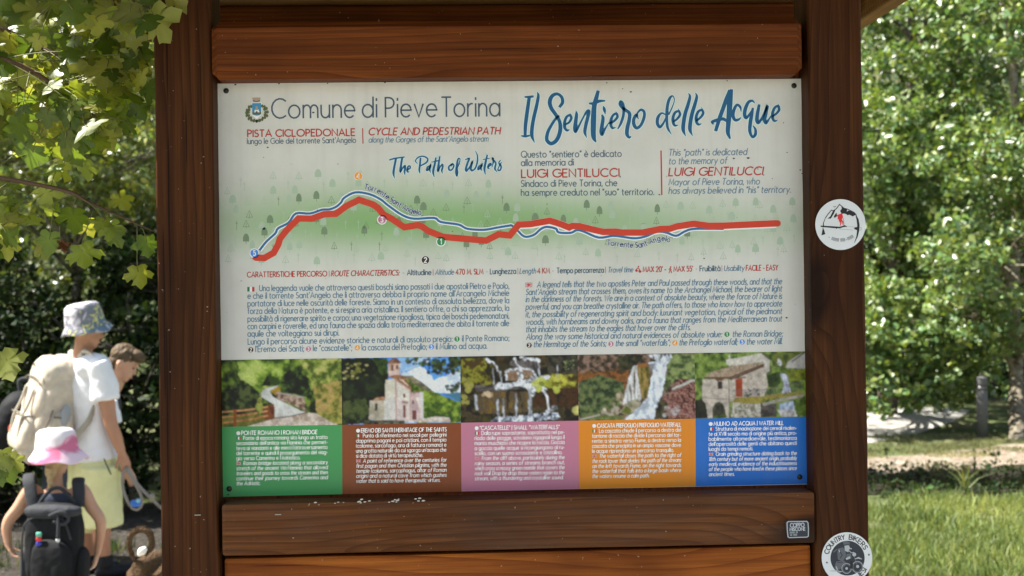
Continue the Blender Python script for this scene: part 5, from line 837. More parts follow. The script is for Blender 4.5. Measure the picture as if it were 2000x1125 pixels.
# ------------------------------------------------------------------ maple beside the board
OUT = [(0, 0), (.16, -.10), (.36, -.06), (.42, .06), (.33, .18), (.52, .24), (.70, .44), (.60, .50), (.50, .62), (.33, .54), (.26, .60), (.30, .76), (.17, .84), (0, 1.02)]
OUT = OUT+[(-x, y) for x, y in OUT[::-1][1:-1]]; OUT = np.array(OUT); no = len(OUT)
def maple_leaves(items, rng, name, parent):
    V, F, Cc = [], [], []; ped = []
    for (p, a, s_, sz, colr, att) in items:
        a = a/np.linalg.norm(a); s_ = s_-a*(s_@a); s_ /= np.linalg.norm(s_); nn = np.cross(s_, a); b = len(V); cu = rng.uniform(-.25, .35); cv = rng.uniform(.0, .5); jit = rng.normal(0, .03, (no, 2))
        cen = p+a*sz*.28; V.append(cen+nn*sz*.0); Cc.append(colr*1.22)
        for (x, y), j in zip(OUT, jit): V.append(p+s_*(x+j[0])*sz+a*(y+j[1])*sz+nn*sz*(cv*x*x-cu*(y-.3)**2+rng.normal(0, .02))); Cc.append(colr*rng.uniform(.85, 1.15))
        F += [(b, b+1+k, b+1+(k+1) % no) for k in range(no)]
        if att is not None: ped.append((smoothpath([att, (att+p)/2+np.array([0, 0, .004]), p, p+a*sz*.25], 3), .0011))
    o = fastmesh(name, np.array(V), np.array(F), M_maple, parent, np.array(Cc)); return o, ped
rng = np.random.default_rng(17); troot = empty('maple_tree', (-3.0, .5, GZ), 'maple tree whose branch of lobed yellow-green leaves hangs near the board at upper left', 'tree')
M_twig = mat('twig_bark', (.10, .055, .032), .7)
MC = [np.array(c) for c in ((.18, .22, .045), (.23, .25, .06), (.12, .17, .035), (.27, .275, .08), (.08, .125, .026))]
TW = [[(-420, 300, 3.0), (-120, 330, 3.0), (110, 368, 3.0), (180, 398, 3.0), (300, 452, 3.0)], [(-380, 20, 3.1), (-60, 40, 3.0), (90, 98, 3.0), (190, 140, 3.0), (262, 130, 2.95)], [(-300, 150, 3.4), (0, 150, 3.4), (60, 215, 3.4), (95, 270, 3.4)], [(-300, -120, 2.8), (0, -60, 2.7), (180, -30, 2.65), (300, 20, 2.62)], [(-250, 60, 2.9), (20, 120, 2.9), (150, 200, 2.95), (190, 230, 3)],
      [(-300, -60, 3.2), (60, 10, 3.2), (240, 60, 3.2), (290, 130, 3.1)], [(-260, 700, 3.0), (-90, 690, 3.0), (-20, 690, 3.0)], [(-260, 860, 3.0), (-90, 870, 3.0), (0, 890, 3.0)], [(-260, 420, 3.1), (-60, 410, 3.1), (20, 425, 3.1)]]
tw_paths = []; items = []
for T in TW:
    P = smoothpath([pt(*q) for q in T], 8); tw_paths.append((P, np.linspace(.0075, .0016, len(P))))
def hang(px, py, size, D, att=None, tiltx=0.0, colr=None):
    p = pt(px, py, D); a = np.array([rng.uniform(-.35, .35)+tiltx, rng.uniform(-.5, .3), -1.0]); s_ = np.array([1.0, rng.uniform(-.7, .7), rng.uniform(-.3, .3)])
    items.append((p, a, s_, size*D/FPX, (MC[rng.integers(0, 5)] if colr is None else np.array(colr))*rng.uniform(.8, 1.25), None if att is None else pt(*att, D)))
for q in ((160, 478, 56, 3.0, (183, 410), 0), (268, 520, 46, 3.0, (268, 440), .2), (142, 408, 56, 3.0, (150, 388), .1), (215, 434, 44, 3.0, (205, 405), 0), (230, 378, 42, 3.0, (212, 408), .5), (98, 455, 50, 3.0, (108, 395), -.1), (284, 462, 44, 3.0, (276, 445), .3), (90, 358, 50, 3.0, (80, 355), 0), (20, 402, 60, 3.1, (0, 400), -.1), (12, 470, 40, 3.1, (-10, 440), 0), (8, 690, 66, 3.0, (-20, 690), .5), (4, 880, 46, 3.0, (-5, 888), .5), (22, 890, 40, 3.0, (0, 890), .7), (14, 905, 44, 3.0, (0, 892), .2), (-4, 915, 40, 3.0, None, .4), (296, 20, 78, 2.62, (292, 12), .45), (262, 10, 70, 2.62, (250, 5), -.2), (212, 118, 66, 2.95, (200, 135), -.2), (330, -25, 60, 2.62, (310, 10), .6)): hang(*q)
hang(118, 470, 26, 3.0, (116, 440), .1, (.09, .028, .012)); hang(122, 474, 20, 3.0, None, .4, (.10, .035, .014))
for T in TW[:6]+TW[8:]:                                              # dress every twig
    P = smoothpath([pt(*q) for q in T], 14)
    for k in range(3, len(P), 1):
        for _ in range(2):
            if rng.random() < .30: continue
            d = rng.normal(0, 1, 3)*np.array([.055, .05, .035]); p = P[k]+d+np.array([0, 0, -.03]); D = (p-np.array(CAM))@np.array(FWD); pxx = 1000+FPX*((p-np.array(CAM))@np.array(RT))/D; pyy = 562.5-FPX*((p-np.array(CAM))@np.array(UP))/D
            if pxx > 285 or (pyy > 330 and pxx > 25 and rng.random() < .8): continue
            a = np.array([rng.uniform(-.7, .7), rng.uniform(-.6, .6), -rng.uniform(.2, 1)]); items.append((p, a, np.array([1, rng.uniform(-.8, .8), rng.uniform(-.5, .5)]), rng.uniform(.030, .060), MC[rng.integers(0, 5)]*rng.uniform(.7, 1.2), P[k]))
for _ in range(620):                                                 # layers behind the near twigs
    D = rng.uniform(3.1, 5.2); px, py = rng.uniform(-60, 285), rng.uniform(-60, 330)*rng.uniform(.3, 1.0)
    if px+py*.45 > 330: continue
    items.append((pt(px, py, D), np.array([rng.uniform(-.8, .8), rng.uniform(-.6, .6), -rng.uniform(.1, 1)]), np.array([1, rng.uniform(-.9, .9), rng.uniform(-.5, .5)]), rng.uniform(.032, .06), MC[rng.integers(0, 5)]*rng.uniform(.6, 1.15), None))
for _ in range(1900):                                                # the crown outside the picture, shading the board
    p = np.array([rng.uniform(-4.4, -1.15), rng.uniform(-2.4, 1.6), rng.uniform(2.35, 5.2)]); D = (p-np.array(CAM))@np.array(FWD)
    if D < .35: continue
    px = 1000+FPX*((p-np.array(CAM))@np.array(RT))/D
    py = 562.5-FPX*((p-np.array(CAM))@np.array(UP))/D
    if px > -60 and py > -60: continue
    items.append((p, np.array([rng.uniform(-.8, .8), rng.uniform(-.8, .8), -rng.uniform(.1, 1)]), np.array([1, rng.uniform(-.9, .9), rng.uniform(-.5, .5)]), rng.uniform(.07, .12), MC[rng.integers(0, 5)]*rng.uniform(.6, 1.1), None))
o, ped = maple_leaves(items, rng, 'foliage', troot)
tag(tubes('petiole', ped, mat('petiole_green', (.16, .16, .05), .6), troot, 4), kind='stuff')
TR = smoothpath([(-3.0, .5, GZ-.05), (-2.95, .45, 1.5), (-2.85, .4, 2.6), (-2.9, .3, 3.8), (-2.8, .2, 5.2)], 6); tubes('trunk', [(TR, np.linspace(.11, .03, len(TR)))], M_bark, troot, 12)
br = []
for T in TW:
    e = pt(*T[0]); z = min(max(e[2]-.1, .6), 4.0); s_ = np.array([np.interp(z, TR[:, 2], TR[:, 0]), np.interp(z, TR[:, 2], TR[:, 1]), z]); P = smoothpath([s_, (s_+e)/2+np.array([0, 0, .12]), e], 6); br.append((P, np.linspace(.022, .008, len(P))))
for k in range(12):
    z = 2.5+k*.2; s_ = np.array([np.interp(z, TR[:, 2], TR[:, 0]), np.interp(z, TR[:, 2], TR[:, 1]), z]); a = k*2.4; e = s_+np.array([math.cos(a)*1.3, math.sin(a)*1.3, .35]); P = smoothpath([s_, (s_+e)/2+np.array([0, 0, .1]), e], 5)
    if e[0] > -1.1: e[0] = -1.15
    br.append((P, np.linspace(.02, .006, len(P))))
tubes('branch', br+tw_paths, M_twig, troot, 6)
# ================================================================== people, dog, bags
def etube(P, ra, rb, side, ns=16, sub=5):          # elliptical tube: ra across `side`, rb the other way
    P = np.asarray(P, float); n = len(P); ra = np.broadcast_to(np.asarray(ra, float), (n,)); rb = np.broadcast_to(np.asarray(rb, float), (n,))
    Q = smoothpath(np.column_stack([P, ra, rb]), sub) if n > 2 else np.column_stack([P, ra, rb]); P, ra, rb = Q[:, :3], Q[:, 3], Q[:, 4]
    T = np.gradient(P, axis=0); T = unit(T); V, F = [], []; s0 = np.array(side, float)
    for i in range(len(P)):
        u = s0-T[i]*(s0@T[i]); u = u/(np.linalg.norm(u)+1e-9); w = np.cross(T[i], u)
        for k in range(ns): a = 2*math.pi*k/ns; V.append(P[i]+ra[i]*math.cos(a)*u+rb[i]*math.sin(a)*w)
    for i in range(len(P)-1):
        for k in range(ns): F.append((i*ns+k, i*ns+(k+1) % ns, (i+1)*ns+(k+1) % ns, (i+1)*ns+k))
    F.append(tuple(range(ns))[::-1]); F.append(tuple((len(P)-1)*ns+k for k in range(ns))); return V, F
def ell(c, r, ax=None, nu=16, nv=10):
    c = np.array(c, float); ax = np.eye(3) if ax is None else np.array(ax); V, F = [], []
    for j in range(nv+1):
        t_ = math.pi*j/nv
        for k in range(nu): a = 2*math.pi*k/nu; V.append(c+r[0]*math.sin(t_)*math.cos(a)*ax[0]+r[1]*math.sin(t_)*math.sin(a)*ax[1]+r[2]*math.cos(t_)*ax[2])
    for j in range(nv):
        for k in range(nu): F.append((j*nu+k, (j+1)*nu+k, (j+1)*nu+(k+1) % nu, j*nu+(k+1) % nu))
    return V, F
def rbox(c, h, ax, e=3.2, nu=24, nv=16):           # rounded box (superellipsoid)
    c = np.array(c, float); ax = np.array(ax); V, F = [], []; f = lambda v: math.copysign(abs(v)**(2/e), v)
    for j in range(nv+1):
        t_ = math.pi*j/nv
        for k in range(nu): a = 2*math.pi*k/nu; V.append(c+h[0]*f(math.sin(t_))*f(math.cos(a))*ax[0]+h[1]*f(math.sin(t_))*f(math.sin(a))*ax[1]+h[2]*f(math.cos(t_))*ax[2])
    for j in range(nv):
        for k in range(nu): F.append((j*nu+k, (j+1)*nu+k, (j+1)*nu+(k+1) % nu, j*nu+(k+1) % nu))
    return V, F
def blend(name, parts, vox, m, parent=None, it=3, crease=0.0, cs=9.0):   # fuse overlapping forms into one continuous surface
    V, F = [], []
    for v, f in parts: b = len(V); V += [tuple(q) for q in v]; F += [tuple(i+b for i in g) for g in f]
    me = bpy.data.meshes.new('tmp'); me.from_pydata(V, [], F); bm = bmesh.new(); bm.from_mesh(me); bmesh.ops.remove_doubles(bm, verts=bm.verts[:], dist=1e-5); bmesh.ops.recalc_face_normals(bm, faces=bm.faces[:]); bm.to_mesh(me); bm.free()
    ob = bpy.data.objects.new('tmp', me); COL.objects.link(ob); r_ = ob.modifiers.new('r', 'REMESH'); r_.mode = 'VOXEL'; r_.voxel_size = vox
    s_ = ob.modifiers.new('s', 'SMOOTH'); s_.factor = .5; s_.iterations = it
    bpy.context.view_layer.update(); dg = bpy.context.evaluated_depsgraph_get(); m2 = bpy.data.meshes.new_from_object(ob.evaluated_get(dg)); bpy.data.objects.remove(ob); bpy.data.meshes.remove(me); m2.name = name; m2.materials.clear()
    if crease:
        for v in m2.vertices:
            q = v.co*cs; d = (1-abs(mnoise.noise(Vector((q.x, q.y, q.z*.55))))*2)*.6+mnoise.noise(q*2.3)*.4; v.co += v.normal*d*crease
    return link(name, m2, m, parent, True)
def cloth(name, c, rough=.85, var=.12):
    m = mat(name, c, rough, .2); n = noise_n(m, objco(m, (1, 1, 1), False), 14, 4, .6); L(m, mixc(m, ramp(m, n, [(.35, (0, 0, 0)), (.7, (var*3,)*3)]), c, tuple(v*(1-var*2) for v in c)), BS(m).inputs['Base Color'])
    bump(m, noise_n(m, objco(m, (1, 1, 1), False), 40, 3, .6), .25, .01); return m
def skin(name, c):
    m = mat(name, c, .5, .4); n = noise_n(m, objco(m, (1, 1, 1), False), 11, 3, .6); L(m, mixc(m, ramp(m, n, [(.4, (0, 0, 0)), (.75, (.5, .5, .5))]), c, (c[0]*.95, c[1]*.72, c[2]*.62)), BS(m).inputs['Base Color']); BS(m).inputs['Subsurface Weight'].default_value = .12; BS(m).inputs['Subsurface Radius'].default_value = (.02, .008, .004); return m
SK1 = skin('skin_tanned', (.42, .22, .135)); SK2 = skin('skin_fair', (.52, .30, .20)); SK3 = skin('skin_child', (.52, .30, .195))
TEE = cloth('white_tee', (.78, .78, .80)); SHO = cloth('yellow_shorts', (.70, .69, .36)); BEI = cloth('beige_canvas', (.56, .49, .39), .85, .2); BLK = cloth('black_nylon', (.0085, .009, .0105), .75); GRY = cloth('grey_webbing', (.042, .044, .049), .8); SHOE = cloth('black_shoe', (.014, .014, .016), .6); NAV = cloth('navy_cloth', (.05, .06, .09))
M_eye = mat('eye', (.02, .014, .01), .2); M_lip = mat('lips', (.36, .14, .10), .5)
def tiedye(name, c, gx_, gz_, sc, stops, dist=1.2, amp=1.0, bias=.5):      # dye pattern from noise, graded across and down the hat
    m = mat(name, stops[0][1], .8, .2); tc = N(m, 'ShaderNodeTexCoord'); sp = N(m, 'ShaderNodeSeparateXYZ'); L(m, tc.outputs['Object'], sp.inputs[0])
    n = noise_n(m, tc.outputs['Object'], sc, 3, .5, dist); a = math_n(m, 'MULTIPLY', math_n(m, 'SUBTRACT', sp.outputs['X'], float(c[0])), gx_); b = math_n(m, 'MULTIPLY', math_n(m, 'SUBTRACT', sp.outputs['Z'], float(c[2])), gz_)
    f = math_n(m, 'ADD', math_n(m, 'MULTIPLY', math_n(m, 'SUBTRACT', n, .5), amp), math_n(m, 'ADD', math_n(m, 'ADD', a, b), bias)); L(m, ramp(m, f, stops), BS(m).inputs['Base Color']); return m
M_hat1 = tiedye('tie_dye_pastel', at(163, 632, 6.5), 1.9, -1.6, 13, [(.06, (.66, .66, .68)), (.28, (.58, .58, .60)), (.34, (.46, .40, .46)), (.40, (.20, .21, .23)), (.56, (.16, .17, .20)), (.60, (.62, .58, .20)), (.66, (.58, .55, .20)), (.70, (.13, .16, .20)), (.82, (.12, .20, .26)), (.88, (.20, .14, .28)), (.93, (.38, .45, .46))], 1.5, 1.1)
M_hat2 = tiedye('tie_dye_pink', at(114, 876, 5.65), 2.4, -4.2, 9, [(.30, (.82, .76, .77)), (.46, (.80, .66, .70)), (.54, (.72, .36, .46)), (.64, (.60, .15, .26)), (.80, (.62, .18, .30)), (.88, (.70, .36, .48)), (1.0, (.78, .6, .68))], .8, .8, .60)
def frame(f, up=(0, 0, 1)):
    f = np.array(f, float); f /= np.linalg.norm(f); u = np.array(up, float); u -= f*(u@f); u /= np.linalg.norm(u); r_ = np.cross(f, u); return f, r_, u        # forward, right, up
def head_parts(c, f, up, s=1.0):
    f, r_, u = frame(f, up); c = np.array(c); A = [f, r_, u]
    P = [ell(c+u*.022*s-f*.006*s, (.098*s, .076*s, .105*s), A), ell(c+f*.034*s-u*.052*s, (.062*s, .056*s, .066*s), A), ell(c+f*.066*s-u*.094*s, (.026*s, .030*s, .022*s), A),
         etube([c+f*.088*s+u*.012*s, c+f*.102*s-u*.018*s, c+f*.112*s-u*.036*s], [.010*s, .012*s, .015*s], [.010*s, .012*s, .012*s], r_, 10, 3), ell(c+f*.092*s-u*.066*s, (.014*s, .024*s, .009*s), A), ell(c+f*.088*s+u*.03*s, (.014*s, .055*s, .012*s), A)]
    for k in (-1, 1): P.append(ell(c+r_*k*.078*s-f*.008*s-u*.018*s, (.020*s, .010*s, .033*s), [unit(f+r_*k*-.3), unit(r_+f*k*.3), u]))
    return P
def face_bits(c, f, up, s, parent):
    f, r_, u = frame(f, up); c = np.array(c)
    for k in (-1, 1):
        V, F = ell(c+f*.088*s+r_*k*.032*s+u*.004*s, (.006*s, .013*s, .006*s), [f, r_, u], 10, 6); mesh('eye', V, F, M_eye, parent, True)
    V, F = ell(c+f*.104*s-u*.066*s, (.006*s, .020*s, .006*s), [f, r_, u], 10, 6); mesh('mouth', V, F, M_lip, parent, True)
def hand_parts(w, d, palm, s=1.0, curl=.9, thumb=1):
    # wrist point w, pointing d, palm side normal `palm`; four unequal fingers curling to the palm, thumb from the side
    d, r_, p = frame(d, palm); w = np.array(w); P = [etube([w-d*.02*s, w+d*.03*s, w+d*.085*s], [.026*s, .036*s, .040*s], [.019*s, .017*s, .013*s], r_, 12, 4)]
    for k, (o, ln) in enumerate(((-.029, .068), (-.010, .078), (.010, .074), (.028, .058))):
        b = w+d*.083*s+r_*o*s; a1, a2, a3 = .25+curl*.35, .6+curl*.8, 1.0+curl*1.3; q = [b]
        for a, l_ in ((a1, .42), (a2, .33), (a3, .27)): q.append(q[-1]+(d*math.cos(a)+p*math.sin(a))*ln*l_*s)
        P.append(etube(q, [.0095*s, .0090*s, .0082*s, .0065*s], [.0095*s, .009*s, .0082*s, .0065*s], r_, 8, 3))
    b = w+d*.028*s-r_*.03*s*thumb; P.append(etube([b, b+(-r_*thumb*.6+d*.6+p*.4)*.034*s, b+(-r_*thumb*.55+d*1.25+p*.95)*.046*s], [.013*s, .0105*s, .008*s], [.013*s, .0105*s, .008*s], p, 8, 3)); return P
def J(Y0):
    return lambda px, py, dy=0.0: np.array(at(px, py, Y0+dy))
HK = 'hikers walking past behind the board'
# ---------------------------------------------------------------- the man
YM = 6.5; j = J(YM); fm = np.array([.80, .60, 0.0]); rm = np.array([.60, -.80, 0.0])
man = empty('person', (j(190, 1108)[0], YM, GZ), 'man in bucket hat, white tee and pale yellow shorts holding a dog lead', 'person', HK)
hc = j(169, 642); hf = (.88, .30, -.26); hu = (.15, .1, 1)
neck = j(160, 690, .02); chest = j(168, 752, .02); waist = j(180, 850, 0); hip = j(184, 905, 0); sr = j(196, 716, -.13); sl_ = j(138, 712, .16)
el = j(216, 826, -.16); wr = j(238, 886, -.12); hd = unit(j(252, 925, -.10)-wr)
el2 = j(150, 820, .30); wr2 = j(185, 880, .36)
kn1 = j(202, 1005, -.05); an1 = j(206, 1092, -.02); kn2 = j(168, 1005, .10); an2 = j(178, 1090, .16); h1 = hip+rm*.09; h2 = hip-rm*.09
body = head_parts(hc, hf, hu, 1.02)+[etube([neck-np.array([0, 0, .05]), (neck+hc)/2, hc-np.array([0, 0, .03])], [.066, .058, .056], [.066, .06, .06], rm), etube([hip, waist, chest, neck-np.array([0, 0, .03])], [.155, .14, .165, .09], [.10, .09, .11, .07], rm),
  etube([sr, (sr+el)/2, el, (el*.55+wr*.45), wr], [.060, .055, .045, .043, .028], [.06, .054, .043, .040, .024], fm), etube([sl_, (sl_+el2)/2, el2, wr2], [.058, .05, .04, .027], [.058, .05, .04, .025], fm), ell((sr+chest)/2+np.array([0, 0, .03]), (.1, .1, .09)), ell((sl_+chest)/2+np.array([0, 0, .03]), (.1, .1, .09)),
  etube([h1, kn1, (kn1*.55+an1*.45)-fm*.02, an1], [.085, .058, .056, .036], [.09, .06, .06, .038], rm), etube([h2, kn2, (kn2*.55+an2*.45)-fm*.02, an2], [.085, .058, .056, .036], [.09, .06, .06, .038], rm)]
body += hand_parts(wr, hd, (-.5, .6, -.1), 1.0, .95, 1)+hand_parts(wr2, unit(wr2-el2), (.2, -.7, 0), 1.0, .6, -1)
blend('body', body, .0085, SK1, man, 2); face_bits(hc, hf, hu, 1.02, man)
sv = sr+(el-sr)*.60
blend('shirt', [etube([j(186, 897, 0), waist, chest, neck-np.array([0, 0, .035])], [.186, .172, .195, .10], [.135, .12, .14, .085], rm, 24), etube([sr-np.array([.02, 0, -.02]), (sr+sv)/2, sv], [.078, .084, .088], [.082, .084, .086], fm), etube([sl_, (sl_+el2)/2], [.075, .08], [.075, .08], fm), ell((sr+chest)/2+np.array([0, 0, .05]), (.115, .12, .10)), ell((sl_+chest)/2+np.array([0, 0, .05]), (.115, .12, .10))], .010, TEE, man, 3, .012, 7)
blend('shorts', [etube([j(186, 890, 0), j(186, 930, 0), hip-np.array([0, 0, .14])], [.168, .182, .17], [.125, .14, .14], rm, 24), etube([h1+rm*.01, (h1+kn1)/2, j(203, 1026, -.05)], [.115, .112, .118], [.13, .125, .125], rm, 20), etube([h2, (h2+kn2)/2, j(166, 1034, .10)], [.115, .112, .112], [.13, .125, .125], rm, 20)], .010, SHO, man, 3, .010, 9)
tubes('pocket_cord', [(smoothpath([j(203, 896, -.19), j(207, 906, -.2), j(213, 918, -.19), j(217, 927, -.18)], 4), .004)], BLK, man, 6)
for a, d in ((an1, .0), (an2, 0)):
    c = np.array([a[0], a[1], GZ+.045])+fm*.06; blend('shoe', [rbox(c, (.135, .048, .042), [fm, rm, np.array([0, 0, 1.])], 2.6), etube([a-np.array([0, 0, .05]), a+np.array([0, 0, .03])], [.05, .046], [.055, .05], rm)], .009, SHOE, man, 3)
def bucket_hat(name, c, up, side, s, m, parent, prof=None, droop=0.0, fwd=None):
    up = unit(np.array(up, float)); s0 = np.array(side, float); s0 -= up*(s0@up); s0 = unit(s0); w0 = np.cross(up, s0); n = 40
    prof = prof or [(.001, .118), (.04, .117), (.074, .112), (.090, .100), (.097, .06), (.103, .012), (.108, -.002), (.128, -.026), (.150, -.052), (.152, -.056), (.147, -.054), (.125, -.028), (.102, -.004), (.098, .0)]
    V, F = [], []
    for i, (r_, z) in enumerate(prof):
        for k in range(n):
            a = 2*math.pi*k/n; wv = 1+(.045*math.sin(3*a+1)+.03*math.sin(5*a))*(max(0, r_-.1)/.05); zz_ = z+(.012*math.sin(2*a+.6)+.008*math.sin(5*a+2))*(max(0, r_-.1)/.05)-.0*a
            rx = 1.10 if fwd is None else 1.14; V.append(c+s*(r_*wv*(math.cos(a)*s0*rx+math.sin(a)*w0*.96)+up*zz_))
    for i in range(len(prof)-1):
        for k in range(n): F.append((i*n+k, (i+1)*n+k, (i+1)*n+(k+1) % n, i*n+(k+1) % n))
    return mesh(name, V, F, m, parent, True)
bucket_hat('bucket_hat', j(166, 631), (-.16, -.06, 1), (1, .3, 0), 1.08, M_hat1, man, [(.001, .128), (.04, .127), (.074, .122), (.094, .106), (.103, .06), (.109, .005), (.113, -.01), (.126, -.03), (.140, -.056), (.141, -.060), (.136, -.058), (.122, -.032), (.108, -.012), (.10, .0)])
# his backpack
up_ = unit(np.array([.26, .05, .96])); bk = unit(np.array([-.80, -.60, .18])); bk = unit(bk-up_*(bk@up_)); sd = np.cross(up_, bk)
bp = empty('backpack', j(95, 800, -.02), 'large beige canvas backpack worn by the man in the white tee', 'backpack'); bc = j(97, 800, -.02)
def loc(a, b, c_): return bc+bk*a+sd*b+up_*c_
ax = [bk, sd, up_]
blend('main_bag', [rbox(loc(0, 0, -.03), (.145, .20, .325), ax, 3.0), rbox(loc(-.03, 0, .20), (.12, .16, .17), ax, 2.4), rbox(loc(.03, 0, -.26), (.13, .185, .10), ax, 2.6)], .011, BEI, bp, 3, .014, 8)
blend('lid_flap', [rbox(loc(.045, 0, .20), (.115, .172, .15), ax, 2.6), rbox(loc(.11, 0, .05), (.045, .165, .13), ax, 2.8)], .010, BEI, bp, 3, .010, 10)
blend('front_pocket', [rbox(loc(.135, 0, -.17), (.055, .15, .13), ax, 3.0)], .010, BEI, bp, 3, .006, 9)
for q in (-1, 1):
    blend('side_pocket', [rbox(loc(-.02, q*.195, -.14), (.09, .045, .16), ax, 2.6)], .010, BEI, bp, 3, .006, 9)
    tubes('buckle_strap', [(smoothpath([loc(.165, q*.07, .12), loc(.175, q*.07, .02), loc(.195, q*.07, -.08), loc(.185, q*.07, -.2)], 5), .009)], cloth('beige_strap', (.46, .41, .33)), bp, 6)
V, F = etube([loc(-.06, .10, .27), j(160, 690, -.06), j(178, 694, -.10), j(197, 712, -.06), j(206, 740, .02)], [.034]*5, [.012]*5, (.6, -.8, 0), 12, 6); mesh('shoulder_strap', V, F, BEI, bp, True)
V, F = etube([j(188, 780, -.12), j(180, 806, -.17), j(166, 832, -.19), loc(-.06, .20, -.22)], [.020]*4, [.010]*4, (0, 0, 1), 10, 5); mesh('lower_strap', V, F, cloth('strap_olive', (.34, .31, .25)), bp, True)
DRKZ = cloth('zip_dark', (.17, .15, .12)); tubes('zip', [(smoothpath([loc(.165, -.14, .16), loc(.172, -.06, .19), loc(.172, .06, .19), loc(.160, .14, .16)], 6), .005), (smoothpath([loc(.19, -.13, -.06), loc(.20, 0, -.05), loc(.19, .13, -.06)], 6), .006), (smoothpath([loc(.06, .205, .02), loc(.08, .215, -.12), loc(.06, .205, -.28)], 5), .005), (smoothpath([loc(-.05, .21, -.02), loc(0, .235, -.015), loc(.05, .22, -.02)], 4), .006)], DRKZ, bp, 6)
tubes('gear_loop', [(smoothpath([loc(.15, -.08, .26), loc(.16, -.05, .27), loc(.155, -.03, .25)], 4), .006), (smoothpath([loc(.12, .1, .22), loc(.14, .12, .2), loc(.13, .13, .17)], 4), .006)], DRKZ, bp, 6)
tubes('shoulder_strap', [(smoothpath([loc(-.06, .10, .28), np.array(j(140, 690, .10)), np.array(j(150, 720, .26)), loc(-.2, .16, -.1)], 7), .026)], BEI, bp, 8)
tubes('zip_tag', [(smoothpath([loc(.150, -.155, -.14), loc(.170, -.15, -.17), loc(.168, -.15, -.2)], 3), .008)], cloth('red_tag', (.5, .10, .05)), bp, 6)
V, F = ell(loc(-.02, .225, .0), (.034, .024, .075), ax); mesh('bottle', V, F, mat('grey_bottle', (.26, .28, .30), .3), bp, True)
# ---------------------------------------------------------------- the boy
YB = 7.15; j = J(YB); fb = np.array([.85, .50, 0]); rb = np.array([.50, -.85, 0])
boy = empty('person', (j(140, 1085)[0], YB, GZ), 'boy with short fair hair bending forward and looking down behind the man', 'person', HK)
hc = j(242, 709); hf = (.80, -.05, -.48); hu = (.48, .06, .88); nk = j(222, 757, .02); ch = j(190, 790, 0); wa = j(150, 850, 0); hp = j(120, 890, 0); k1 = j(128, 990, -.04); a1 = j(118, 1086, 0); k2 = j(112, 990, .10); a2 = j(100, 1084, .12); s1 = ch+rb*.15+np.array([.03, 0, .03]); s2 = ch-rb*.15+np.array([.03, 0, .03])
e1 = s1+np.array([.05, -.02, -.26]); w1 = e1+np.array([.08, .02, -.22]); e2 = s2+np.array([.05, .02, -.26]); w2 = e2+np.array([.08, .02, -.22])
body = head_parts(hc, hf, hu, .98)+[etube([ch, nk, hc+np.array([-.02, 0, -.05])], [.075, .056, .052], [.075, .056, .054], rb), etube([hp, wa, ch], [.13, .12, .15], [.09, .085, .10], rb), etube([s1, e1, w1], [.05, .04, .026], [.05, .04, .024], fb), etube([s2, e2, w2], [.05, .04, .026], [.05, .04, .024], fb),
  etube([hp+rb*.08, k1, (k1+a1)/2-fb*.02, a1], [.075, .052, .048, .032], [.08, .055, .052, .034], rb), etube([hp-rb*.08, k2, (k2+a2)/2-fb*.02, a2], [.075, .052, .048, .032], [.08, .055, .052, .034], rb)]+hand_parts(w1, unit(w1-e1), (-.3, .8, 0), .92, .6, 1)+hand_parts(w2, unit(w2-e2), (.2, -.8, 0), .92, .6, -1)
blend('body', body, .0085, SK2, boy, 2); face_bits(hc, hf, hu, .98, boy)
blend('shirt', [etube([hp+np.array([0, 0, .02]), wa, ch, ch*.45+nk*.55], [.155, .145, .175, .085], [.115, .11, .125, .08], rb, 20), etube([s1, s1*.4+e1*.6], [.07, .07], [.07, .07], fb), etube([s2, s2*.4+e2*.6], [.07, .07], [.07, .07], fb), ell(s1*.6+ch*.4, (.09, .09, .08)), ell(s2*.6+ch*.4, (.09, .09, .08))], .011, TEE, boy, 3, .006, 9)
blend('shorts', [etube([hp+np.array([0, 0, .07]), hp-np.array([0, 0, .1])], [.15, .155], [.115, .13], rb, 20), etube([hp+rb*.08, k1+np.array([0, 0, .05])], [.095, .10], [.10, .105], rb, 16), etube([hp-rb*.08, k2+np.array([0, 0, .05])], [.095, .10], [.10, .105], rb, 16)], .011, NAV, boy, 3, .005, 10)
for a in (a1, a2):
    c = np.array([a[0], a[1], GZ+.043])+fb*.055; blend('shoe', [rbox(c, (.125, .045, .04), [fb, rb, np.array([0, 0, 1.])], 2.6), etube([a-np.array([0, 0, .05]), a+np.array([0, 0, .03])], [.047, .043], [.05, .046], rb)], .010, SHOE, boy, 3)
f_, r_, u_ = frame(hf, hu); HAIR = cloth('fair_brown_hair', (.13, .088, .048), .6, .3)
blend('hair', [ell(hc+u_*.045-f_*.022, (.097, .080, .086), [f_, r_, u_]), ell(hc+u_*.088+f_*.055, (.060, .062, .040), [f_, r_, u_]), ell(hc+u_*.078+f_*.088, (.026, .046, .022), [f_, r_, u_]), ell(hc-f_*.055-u_*.02, (.048, .066, .070), [f_, r_, u_])], .008, HAIR, boy, 2, .010, 34)
pa = []; rg = np.random.default_rng(3)
for _ in range(240):
    t_ = rg.uniform(-.9, 1.0); s_ = rg.uniform(-1, 1); b0 = hc+f_*(t_*.085)+r_*s_*.068*math.sqrt(max(0, 1-t_*t_*.6))+u_*(.112-.05*s_*s_-.045*max(0, -t_)); e = b0+f_*rg.uniform(.01, .04)+u_*rg.uniform(-.006, .012)+r_*rg.normal(0, .012); pa.append((np.array([b0-u_*.02, b0, e]), np.array([.0035, .003, .0012])))
tubes('hair_lock', pa, HAIR, boy, 4)
